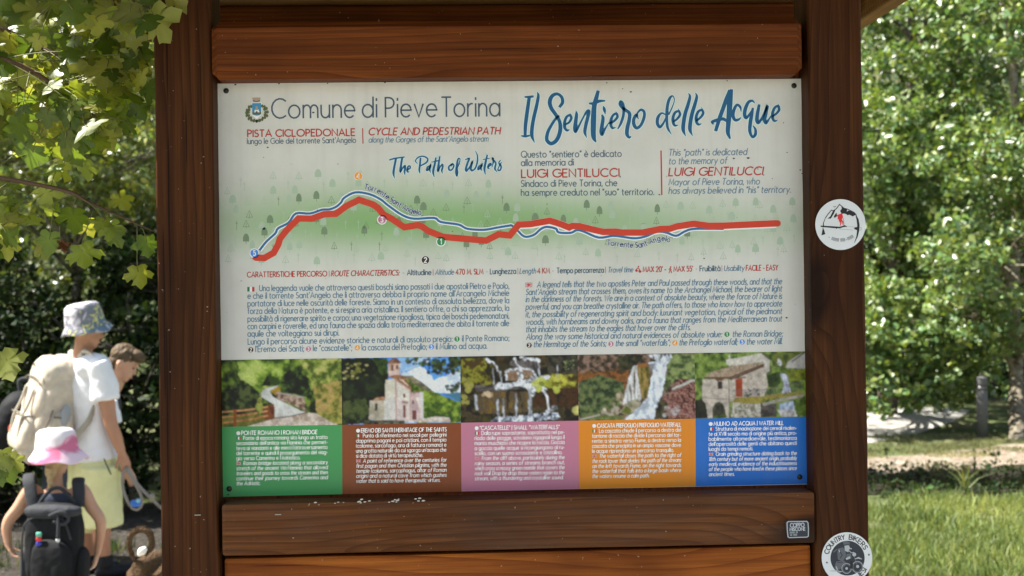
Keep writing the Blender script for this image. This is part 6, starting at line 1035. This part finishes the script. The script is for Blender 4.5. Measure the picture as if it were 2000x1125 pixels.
bp = empty('backpack', j(26, 840), 'big black backpack with a top loop at the left edge behind the beige backpack', 'backpack'); up_ = unit(np.array([.30, 0, .95])); bk = unit(np.array([-.95, -.2, .25])); bk = unit(bk-up_*(bk@up_)); sd = np.cross(up_, bk); bc = j(28, 850, -.02); ax = [bk, sd, up_]
blend('main_bag', [rbox(loc(0, 0, 0), (.16, .19, .31), ax, 2.8), rbox(loc(.10, 0, -.08), (.10, .15, .18), ax, 2.6)], .011, BLK, bp, 3, .008, 8)
tubes('top_loop', [(smoothpath([loc(.05, -.10, .28), loc(.08, -.12, .36), loc(.02, -.11, .38), loc(-.03, -.10, .29)], 5), .016)], GRY, bp, 8); tubes('side_strap', [(smoothpath([loc(.12, -.17, .18), loc(.16, -.18, .02), loc(.1, -.2, -.12)], 5), .014)], GRY, bp, 6)
for q in (.08, -.08): tubes('shoulder_strap', [(smoothpath([loc(-.12, q, .27), loc(-.24, q, .25), ch+rb*(q*-1.4)+np.array([.05, 0, .10]), ch+rb*(q*-1.6)+np.array([.06, 0, -.10]), loc(-.16, q, -.12)], 6), .022)], GRY, bp, 6)
# ---------------------------------------------------------------- the girl
YG = 5.65; j = J(YG); fg = unit(np.array([.25, .97, 0])); rg_ = unit(np.array([.97, -.25, 0]))
girl = empty('person', (j(108, 1165)[0], YG, GZ), 'small girl seen from behind in a pink and white bucket hat with a braid', 'person', HK)
hc = j(112, 893, 0); hf = (.3, .95, -.12); hu = (.05, .1, 1); nk = j(108, 938, 0); ch = j(109, 985, .0); wa = j(109, 1040, .03); hp = j(109, 1080, .03); s1 = j(160, 958, -.02); s2 = j(60, 958, .0); e1 = j(197, 1022, -.05); w1 = j(190, 1082, -.02); e2 = j(14, 1024, -.03); w2 = j(16, 1066, -.04)
k1 = j(124, 1122, .02); a1 = j(124, 1158, .04); k2 = j(96, 1122, .04); a2 = j(96, 1157, .07)
body = head_parts(hc, hf, hu, .86)+[etube([ch, nk, hc-np.array([0, 0, .05])], [.07, .042, .042], [.06, .042, .045], rg_), etube([hp, wa, ch, nk-np.array([0, 0, .05])], [.115, .105, .12, .07], [.085, .075, .08, .05], rg_), etube([ch+np.array([-.11, 0, .05]), s2, (s2+e2)/2, e2, w2], [.05, .044, .040, .034, .022], [.05, .044, .038, .032, .020], fg), etube([ch+np.array([.11, 0, .05]), s1, (s1+e1)/2, e1, w1], [.05, .044, .040, .034, .022], [.05, .044, .038, .032, .020], fg),
  etube([hp+rg_*.06, k1, a1], [.07, .045, .030], [.07, .045, .030], rg_), etube([hp-rg_*.06, k2, a2], [.07, .045, .030], [.07, .045, .030], rg_)]+hand_parts(w2, (.55, -.15, -.8), (.8, 0, .5), .78, .55, 1)+hand_parts(w1, (-.25, -.1, -1), (-.8, .1, .2), .78, .35, -1)
blend('body', body, .0075, SK3, girl, 2); face_bits(hc, hf, hu, .86, girl)
blend('top', [etube([hp, wa, ch, ch+np.array([0, 0, .07])], [.125, .115, .128, .11], [.095, .085, .09, .075], rg_, 20)], .010, NAV, girl, 3, .004, 10)
blend('shorts', [etube([hp+np.array([0, 0, .05]), hp-np.array([0, 0, .07])], [.125, .135], [.095, .105], rg_, 20), etube([hp+rg_*.06, k1+np.array([0, 0, .05])], [.082, .085], [.085, .085], rg_, 14), etube([hp-rg_*.06, k2+np.array([0, 0, .05])], [.082, .085], [.085, .085], rg_, 14)], .010, NAV, girl, 3, .004, 10)
for a in (a1, a2):
    c = np.array([a[0], a[1], GZ+.035])+fg*.04; blend('shoe', [rbox(c, (.09, .036, .033), [fg, rg_, np.array([0, 0, 1.])], 2.6), etube([a-np.array([0, 0, .04]), a+np.array([0, 0, .02])], [.038, .035], [.04, .037], rg_)], .009, SHOE, girl, 3)
bucket_hat('bucket_hat', j(110, 879, 0), (-.05, .1, 1), (1, 0, 0), .99, M_hat2, girl, [(.001, .134), (.045, .133), (.082, .127), (.102, .110), (.110, .06), (.117, .008), (.121, -.004), (.140, -.034), (.162, -.068), (.164, -.073), (.158, -.070), (.136, -.036), (.114, -.006), (.11, .0)])
HB = cloth('blond_hair', (.50, .36, .19), .5, .25); f_, r_, u_ = frame(hf, hu); blend('hair', [ell(hc-f_*.018+u_*.012, (.086, .074, .085), [f_, r_, u_]), ell(j(99, 920, -.07), (.035, .03, .05))], .008, HB, girl, 2, .004, 30)
pa = []
for k in range(8):
    z = k/7; c = j(97+3*z, 918+40*z, -.085-.01*z); w = .021*(1-.35*z); off = (-1)**k*.011
    pa.append((np.array([c+np.array([-off*1.4, -.006, .013]), c+np.array([off*.4, -.012, .0]), c+np.array([off*1.3, 0, -.016])]), np.array([w*.55, w*.8, w*.45])))
tubes('braid', pa, HB, girl, 8)
# her black backpack
bp = empty('backpack', j(109, 1060, -.16), 'black child backpack with a grab handle and coloured tag worn by the small girl', 'backpack'); up_ = np.array([.02, .05, 1.]); up_ = unit(up_); bk = unit(np.array([-.2, -.98, .05])); bk = unit(bk-up_*(bk@up_)); sd = np.cross(up_, bk); bc = j(107, 1066, -.17); ax = [bk, sd, up_]
# sd points left in the picture when bk faces the camera: use sx = picture right
sx = 1 if sd[0] > 0 else -1
blend('main_bag', [rbox(loc(0, 0, 0), (.095, .168, .25), ax, 3.4), rbox(loc(0, 0, .20), (.085, .155, .055), ax, 2.6)], .009, BLK, bp, 3, .006, 10)
blend('front_pocket', [rbox(loc(.09, sx*.03, -.10), (.05, .125, .15), ax, 3.0)], .009, BLK, bp, 3, .006, 12)
blend('side_pocket', [rbox(loc(-.01, -sx*.172, -.12), (.06, .030, .12), ax, 2.6)], .008, GRY, bp, 3, .004, 12); blend('side_pocket', [rbox(loc(-.01, sx*.172, -.12), (.06, .030, .12), ax, 2.6)], .008, BLK, bp, 3, .004, 12)
blend('lid', [rbox(loc(.03, 0, .205), (.09, .165, .040), ax, 2.8)], .008, GRY, bp, 2, .005, 14)
tubes('zip', [(smoothpath([loc(.095, -sx*.15, -.2), loc(.10, -sx*.15, .08), loc(.105, -sx*.10, .165), loc(.11, 0, .175), loc(.105, sx*.10, .165), loc(.10, sx*.15, .05)], 6), .006)], GRY, bp, 6)
tubes('grab_handle', [(smoothpath([j(76, 985, -.13), j(88, 968, -.14), j(102, 955, -.14), j(118, 954, -.14), j(134, 968, -.14), j(146, 984, -.13)], 6), .011)], GRY, bp, 8)
for P in (((66, 992, -.10), (60, 962, -.075), (56, 936, -.03), (60, 930, .06), (70, 980, .12)), ((152, 990, -.10), (154, 962, -.075), (152, 942, -.03), (154, 938, .06), (150, 985, .12))):
    V, F = etube([j(*q) for q in P], [.036]*5, [.010]*5, (1, 0, 0), 12, 6); mesh('shoulder_strap', V, F, GRY, bp, True)
for (py, c, nm) in ((1044, (.10, .42, .30), 'green_tag'), (1053, (.6, .03, .03), 'red_tag'), (1062, (.03, .04, .35), 'blue_tag')):
    V, F = rbox(j(76, py, -.285), (.018, .010, .014), np.eye(3), 3, 12, 8); mesh(nm, V, F, mat(nm, c, .5), bp, True)
V, F = ell(j(113, 1055, -.31), (.013, .010, .013)); mesh('buckle', V, F, mat('pale_buckle', (.6, .6, .6), .4), bp, True)
tubes('loose_strap', [(smoothpath([j(112, 1000, -.29), j(114, 1025, -.31), j(113, 1052, -.31)], 5), .010), (smoothpath([j(96, 1008, -.29), j(118, 1000, -.30), j(134, 1012, -.29), j(124, 1024, -.3), j(104, 1018, -.3)], 5), .011)], GRY, bp, 6)
# ---------------------------------------------------------------- the dog and its lead
YD = 4.45; j = J(YD); fd = unit(np.array([.42, .90, 0])); rd_ = unit(np.array([.90, -.42, 0])); Z3 = np.array([0, 0, 1.])
rump = j(278, 1110, 0); dog = empty('dog', (rump[0]+.1, YD+.2, GZ), 'tan dog with a curled bushy white-tipped tail walking on the lead', 'dog')
M_fur = litter('tan_fur', [(.12, .070, .034), (.165, .102, .054), (.095, .055, .028), (.14, .085, .044)], 130); M_furd = litter('dark_fur', [(.10, .065, .04), (.18, .12, .07), (.13, .08, .05)], 60); M_furw = mat('white_fur', (.75, .70, .62), .9)
zr = rump[2]; r0 = np.array([rump[0], YD, zr]); shd = r0+fd*.46+Z3*.02; nk = shd+fd*.12+Z3*.10; hh = nk+fd*.10+Z3*.08
P = [etube([r0-fd*.05, r0+fd*.08, r0+fd*.26, shd, shd+fd*.07], [.036, .058, .060, .070, .045], [.045, .070, .072, .10, .065], rd_), etube([shd, nk, hh], [.08, .06, .055], [.09, .065, .055], rd_), ell(hh+fd*.02, (.075, .06, .062), [fd, rd_, Z3]), etube([hh+fd*.05-Z3*.01, hh+fd*.14-Z3*.035], [.038, .024], [.036, .022], rd_)]
for q in (-1, 1):
    hpj = r0+fd*.03+rd_*q*.055-Z3*.01; stf = np.array([hpj[0], hpj[1], GZ+.20])+fd*.09; hk = np.array([hpj[0], hpj[1], GZ+.12])-fd*.05; pw = np.array([hpj[0], hpj[1], GZ+.012])-fd*.02
    P += [etube([hpj, stf, hk, pw+Z3*.015], [.052, .040, .019, .017], [.075, .050, .024, .018], rd_, 12), ell(pw+fd*.02+Z3*.005, (.036, .024, .018), [fd, rd_, Z3])]
    so_ = shd+rd_*q*.055-Z3*.03; eb = np.array([so_[0], so_[1], GZ+.22])-fd*.02; wj = np.array([so_[0], so_[1], GZ+.09]); pw = np.array([so_[0], so_[1], GZ+.012])+fd*.015
    P += [etube([so_, eb, wj, pw+Z3*.015], [.045, .032, .020, .018], [.055, .035, .022, .018], rd_, 12), ell(pw+fd*.015+Z3*.005, (.032, .023, .018), [fd, rd_, Z3]), etube([hh+rd_*q*.038+Z3*.045, hh+rd_*q*.045+Z3*.105-fd*.005], [.026, .005], [.012, .004], rd_, 8)]
blend('body', P, .008, M_fur, dog, 3)
tl = smoothpath([j(264, 1096, -.02), j(255, 1076, -.03), j(254, 1052, -.04), j(262, 1040, -.05), j(275, 1035, -.05), j(289, 1039, -.05), j(296, 1054, -.05), j(295, 1068, -.06), j(287, 1078, -.07)], 6)
nt_ = len(tl); tubes('tail', [(tl, .008+.009*np.sin(np.linspace(.2, 2.6, nt_)))], M_fur, dog, 12)
rg = np.random.default_rng(8); pa = []
for _ in range(420):
    i = rg.integers(2, nt_-1); d = unit(rg.normal(0, 1, 3)); tn = unit(tl[i]-tl[i-1]); d = unit(d-tn*(d@tn)+tn*.7); b0 = tl[i]+d*.012; pa.append((np.array([b0-d*.004, b0+d*.004+tn*.006, b0+d*.008+tn*.016]), np.array([.0026, .002, .0006])))
tubes('tail_fur', pa, M_fur, dog, 4); V, F = etube([j(286, 1070, -.085), j(277, 1077, -.09), j(270, 1085, -.09)], [.010, .021, .007], [.010, .021, .007], (0, 0, 1), 12, 5); mesh('tail_tip', V, F, M_furw, dog, True)
V, F = etube([nk-Z3*.01-fd*.012, nk-Z3*.0+fd*.012], [.066, .064], [.07, .068], rd_, 18, 2); mesh('collar', V, F, BLK, dog, True)
j = J(YM-.12); g0 = np.array(j(248, 912)); lead = empty('dog_lead', g0, 'grey rope dog lead with a small blue bag holder in the hand of the man', 'dog lead')
ROPE = cloth('grey_rope', (.26, .235, .21)); clp = nk+np.array([0, 0, .02])
tubes('rope', [(smoothpath([g0, j(240, 928), j(240, 952), j(247, 974), j(259, 992), j(270, 994), j(277, 982), j(274, 964), j(262, 942), j(252, 924), g0+np.array([.01, 0, -.01])], 6), .0105), (smoothpath([g0, j(262, 936), j(276, 954), j(296, 974), j(318, 994), (np.array(j(330, 1010))+clp)/2+np.array([0, 0, -.03]), clp], 6), .0105)], ROPE, lead, 8)
V, F = rbox(np.array(j(265, 983, -.01)), (.034, .022, .024), np.eye(3), 2.6, 16, 10); mesh('bag_holder', V, F, mat('blue_plastic', (.03, .16, .55), .35), lead, True)
V, F = ell(np.array(j(297, 969, -.012)), (.018, .016, .018)); mesh('knot', V, F, ROPE, lead, True); V, F = ell(np.array(j(270, 978, -.02)), (.016, .014, .014)); mesh('bag_roll', V, F, mat('pale_blue_bag', (.25, .5, .62), .5), lead, True)
# ================================================================== stickers on the frame
S_W = print_mat('sticker_white', pc(176, 176, 170), .4, .12); S_K = print_mat('sticker_black', (.014, .014, .017), .4, 0); S_R = print_mat('sticker_red', pc(176, 36, 38), .4, 0); S_G = print_mat('sticker_grey', pc(112, 114, 112), .45, 0); S_L = print_mat('sticker_light', pc(140, 142, 140), .45, 0); S_D = print_mat('sticker_dark', pc(34, 38, 44), .45, 0); S_M = print_mat('sticker_mid', pc(74, 76, 78), .45, 0)
YS = YF-.0028
c = at(1641.5, 438.5, YS); st1 = empty('round_sticker', c, 'white round sticker with a red hiker under black mountains on the right post', 'sticker', None)
q = lambda P: [(1580+x/9.377, 380+y/9.377) for x, y in P]
a = Ink(); a.disc(1641.5, 438.6, 49.2, 0, 64, 49.6); a.build('disc', S_W, YS, st1)
k = Ink()
k.poly(q([(590, 195), (650, 250), (700, 275), (690, 330), (720, 380), (660, 350), (620, 350), (590, 340), (570, 300), (600, 260)]), 2); k.stroke(q([(300, 430), (340, 370), (410, 285), (440, 300), (500, 260), (560, 180), (640, 250), (710, 268), (830, 330), (870, 380)]), 1.6, 3); k.poly(q([(720, 290), (830, 320), (860, 370), (800, 400), (740, 370), (700, 380), (690, 320)]), 2.2)
k.poly(q([(440, 300), (490, 270), (450, 360), (400, 440), (340, 440), (390, 400)]), 2.4); k.poly(q([(500, 330), (520, 390), (470, 430), (455, 400)]), 2.6); k.stroke(q([(300, 430), (265, 520), (262, 600)]), [1, 1.6, 2.4], 2.2); k.stroke(q([(215, 580), (450, 598), (560, 604), (650, 580), (700, 590)]), [2.6, 3.4, 3, 2.6, .8], 3.4); k.poly(q([(640, 555), (705, 588), (600, 600)]), 3.6); k.poly(q([(480, 600), (530, 605), (500, 632)]), 3.8); k.poly(q([(255, 600), (280, 660), (300, 725), (228, 748)]), 3.2)
k.stroke(q([(860, 380), (890, 460), (905, 560), (900, 660), (880, 770), (830, 885)]), [1.6, 4, 4.6, 4.2, 2.6, .6], 2.8); k.poly(q([(825, 610), (890, 590), (900, 660), (830, 635)]), 3.9); k.stroke(q([(445, 215), (470, 228), (495, 215)]), 1, 2)
k.build('emblem', S_K, YS, st1); g = Ink(); g.stroke(q([(560, 630), (800, 650)]), .6, 2); g.stroke(q([(715, 585), (930, 606), (955, 606), (955, 650), (930, 650)]), .6, 2)
g2 = Ink(); g2.arc_text('- IIIIIIII IIIII-IIIIIII', 1641.5, 428, 44, 236, 306, 6.2, .9, True, 3); g.build('emblem_line', S_G, YS, st1); g2.build('lettering', S_M, YS, st1)
r_ = Ink(); r_.poly(q([(530, 370), (580, 352), (610, 350), (622, 410), (600, 460), (560, 480), (525, 440)]), 4.4); r_.disc(1580+598/9.377, 380+358/9.377, 1.9, 4.6, 12); r_.stroke(q([(560, 470), (585, 520), (572, 572)]), [4, 2.4, 1.4], 4.8); r_.stroke(q([(585, 470), (618, 500), (622, 556)]), [3.6, 2.2, 1.2], 5); r_.stroke(q([(605, 400), (628, 440), (640, 550)]), .8, 5.2); r_.stroke(q([(505, 375), (540, 400)]), 1.6, 5.4); r_.build('hiker_figure', S_R, YS, st1)
c = at(1654.4, 1089, YS); st2 = empty('round_sticker', c, 'white round sticker with a black and white motorcycle rider low on the right post', 'sticker', None)
cx, cy = 1654.2, 1089.6; a = Ink(); a.disc(cx, cy, 49.4, 0, 64, 50); a.build('disc', S_W, YS, st2); d = Ink(); d.disc(cx+1.2, cy+.5, 33.4, 2, 48, 34); d.build('picture_ground', S_D, YS, st2)
k = Ink(); k.arc_text('COUNTRY', cx, cy, 36.5, 168, 97, 9, 1.7, False, 3); k.arc_text('BIKERS', cx, cy, 36.5, 84, 26, 9, 1.7, False, 3); k.arc_text('JESI', cx, cy, 45.2, 302, 329, 9, 1.7, True, 3);
def star(i_, x, y, r, lay=3): i_.poly([(x+(r if n % 2 == 0 else r*.42)*math.sin(n*math.pi/5), y-(r if n % 2 == 0 else r*.42)*math.cos(n*math.pi/5)) for n in range(10)], lay)
star(k, 1520+1658/9.374, 1005+735/9.374, 2.8); star(k, 1520+890/9.374, 1005+878/9.374, 2.8); k.build('lettering', S_K, YS, st2)
w = lambda P: [(1520+x/9.374, 1005+y/9.374) for x, y in P]
def ring(i_, x, y, r, t_, lay): i_.stroke([(1520+(x+r*math.cos(n*math.pi/12))/9.374, 1005+(y+r*math.sin(n*math.pi/12)*1.05)/9.374) for n in range(25)], t_, lay)
m1, l1_, d1 = Ink(), Ink(), Ink()
m1.poly(w([(1100, 620), (1180, 600), (1230, 640), (1240, 760), (1180, 860), (1090, 820), (1080, 700)]), 4); m1.poly(w([(1060, 860), (1200, 840), (1260, 900), (1200, 960), (1050, 1040), (1030, 960)]), 4.3); m1.poly(w([(1180, 500), (1240, 480), (1310, 510), (1310, 560), (1200, 560)]), 4.5); m1.poly(w([(1250, 720), (1330, 710), (1340, 800), (1240, 830)]), 4.8)
ring(m1, 1250, 985, 78, 2.6, 5); ring(m1, 1450, 960, 88, 2.8, 5.3); m1.stroke(w([(1370, 720), (1420, 850), (1450, 960)]), 1.6, 5.6); m1.stroke(w([(1010, 690), (1080, 630)]), 2.2, 5.7)
l1_.poly(w([(1210, 570), (1290, 560), (1310, 600), (1280, 690), (1220, 660)]), 6); l1_.poly(w([(1230, 800), (1310, 760), (1320, 800), (1250, 830)]), 6.3); l1_.disc(*w([(1390, 730)])[0], 3.8, 6.5, 14); l1_.stroke(w([(1400, 810), (1470, 790), (1530, 815)]), [1, 3.2, 1.2], 6.7); l1_.stroke(w([(1300, 620), (1345, 625)]), 2, 6.9); ring(l1_, 1250, 985, 88, .9, 7); ring(l1_, 1450, 960, 100, .9, 7.2); l1_.disc(*w([(1250, 985)])[0], 2.6, 7.4, 10); l1_.disc(*w([(1452, 950)])[0], 3, 7.4, 10); l1_.stroke(w([(1290, 660), (1340, 700), (1385, 690)]), 1.4, 7.6); l1_.stroke(w([(1110, 640), (1120, 690)]), 1.6, 7.7)
l1_.stroke(w([(950, 1030), (1060, 1030), (1160, 1045), (1090, 1060)]), [1, 2.4, 2.8, 1], 7.8); l1_.stroke(w([(1060, 950), (1080, 1010)]), 2, 7.9); d1.stroke(w([(1130, 680), (1170, 740), (1130, 800)]), 1.4, 8); d1.stroke(w([(1080, 880), (1180, 870)]), 1, 8.1); d1.poly(w([(1320, 840), (1370, 860), (1360, 1000), (1310, 980)]), 8.2); d1.stroke(w([(1200, 560), (1300, 545)]), 1, 8.4)
m1.build('rider_picture', S_M, YS, st2); l1_.build('rider_highlights', S_L, YS, st2); d1.build('rider_shadows', S_K, YS, st2)
Yt = -.0705; c = at(1557, 1033, Yt); st3 = empty('label_sticker', c, 'small black label with rounded silver border and lettering on the bottom rail', 'sticker')
w = lambda P: [(1520+x/9.374, 1005+y/9.374) for x, y in P]
def rrect(i_, P, lay): i_.poly(w(P), lay)
a = Ink(); rrect(a, [(130, 140), (165, 112), (520, 108), (552, 130), (568, 270), (562, 400), (535, 425), (195, 436), (165, 420), (140, 280)], 0); a.build('plate', S_D, Yt, st3)
s_ = Ink(); s_.stroke(w([(160, 150), (185, 128), (520, 124), (545, 150), (552, 270), (550, 395), (525, 412), (200, 422), (178, 405), (165, 270), (160, 150)]), 1.8, 2); s_.text('COPPO', *w([(222, 232)])[0], *w([(476, 222)])[0], 7.4, 1.7, 0, False, 2); s_.text('MISCONE', *w([(212, 298)])[0], *w([(492, 288)])[0], 5.8, 1.6, 0, False, 2); s_.build('silver_print', S_L, Yt, st3)
t_ = Ink(); t_.text('IIIIIIIII IIII', *w([(215, 346)])[0], *w([(498, 336)])[0], 3.6, .9, 0, False, 2); t_.text('IIII IIIIIII', *w([(222, 390)])[0], *w([(492, 380)])[0], 3.6, .9, 0, False, 2); t_.build('small_print', S_G, Yt, st3)
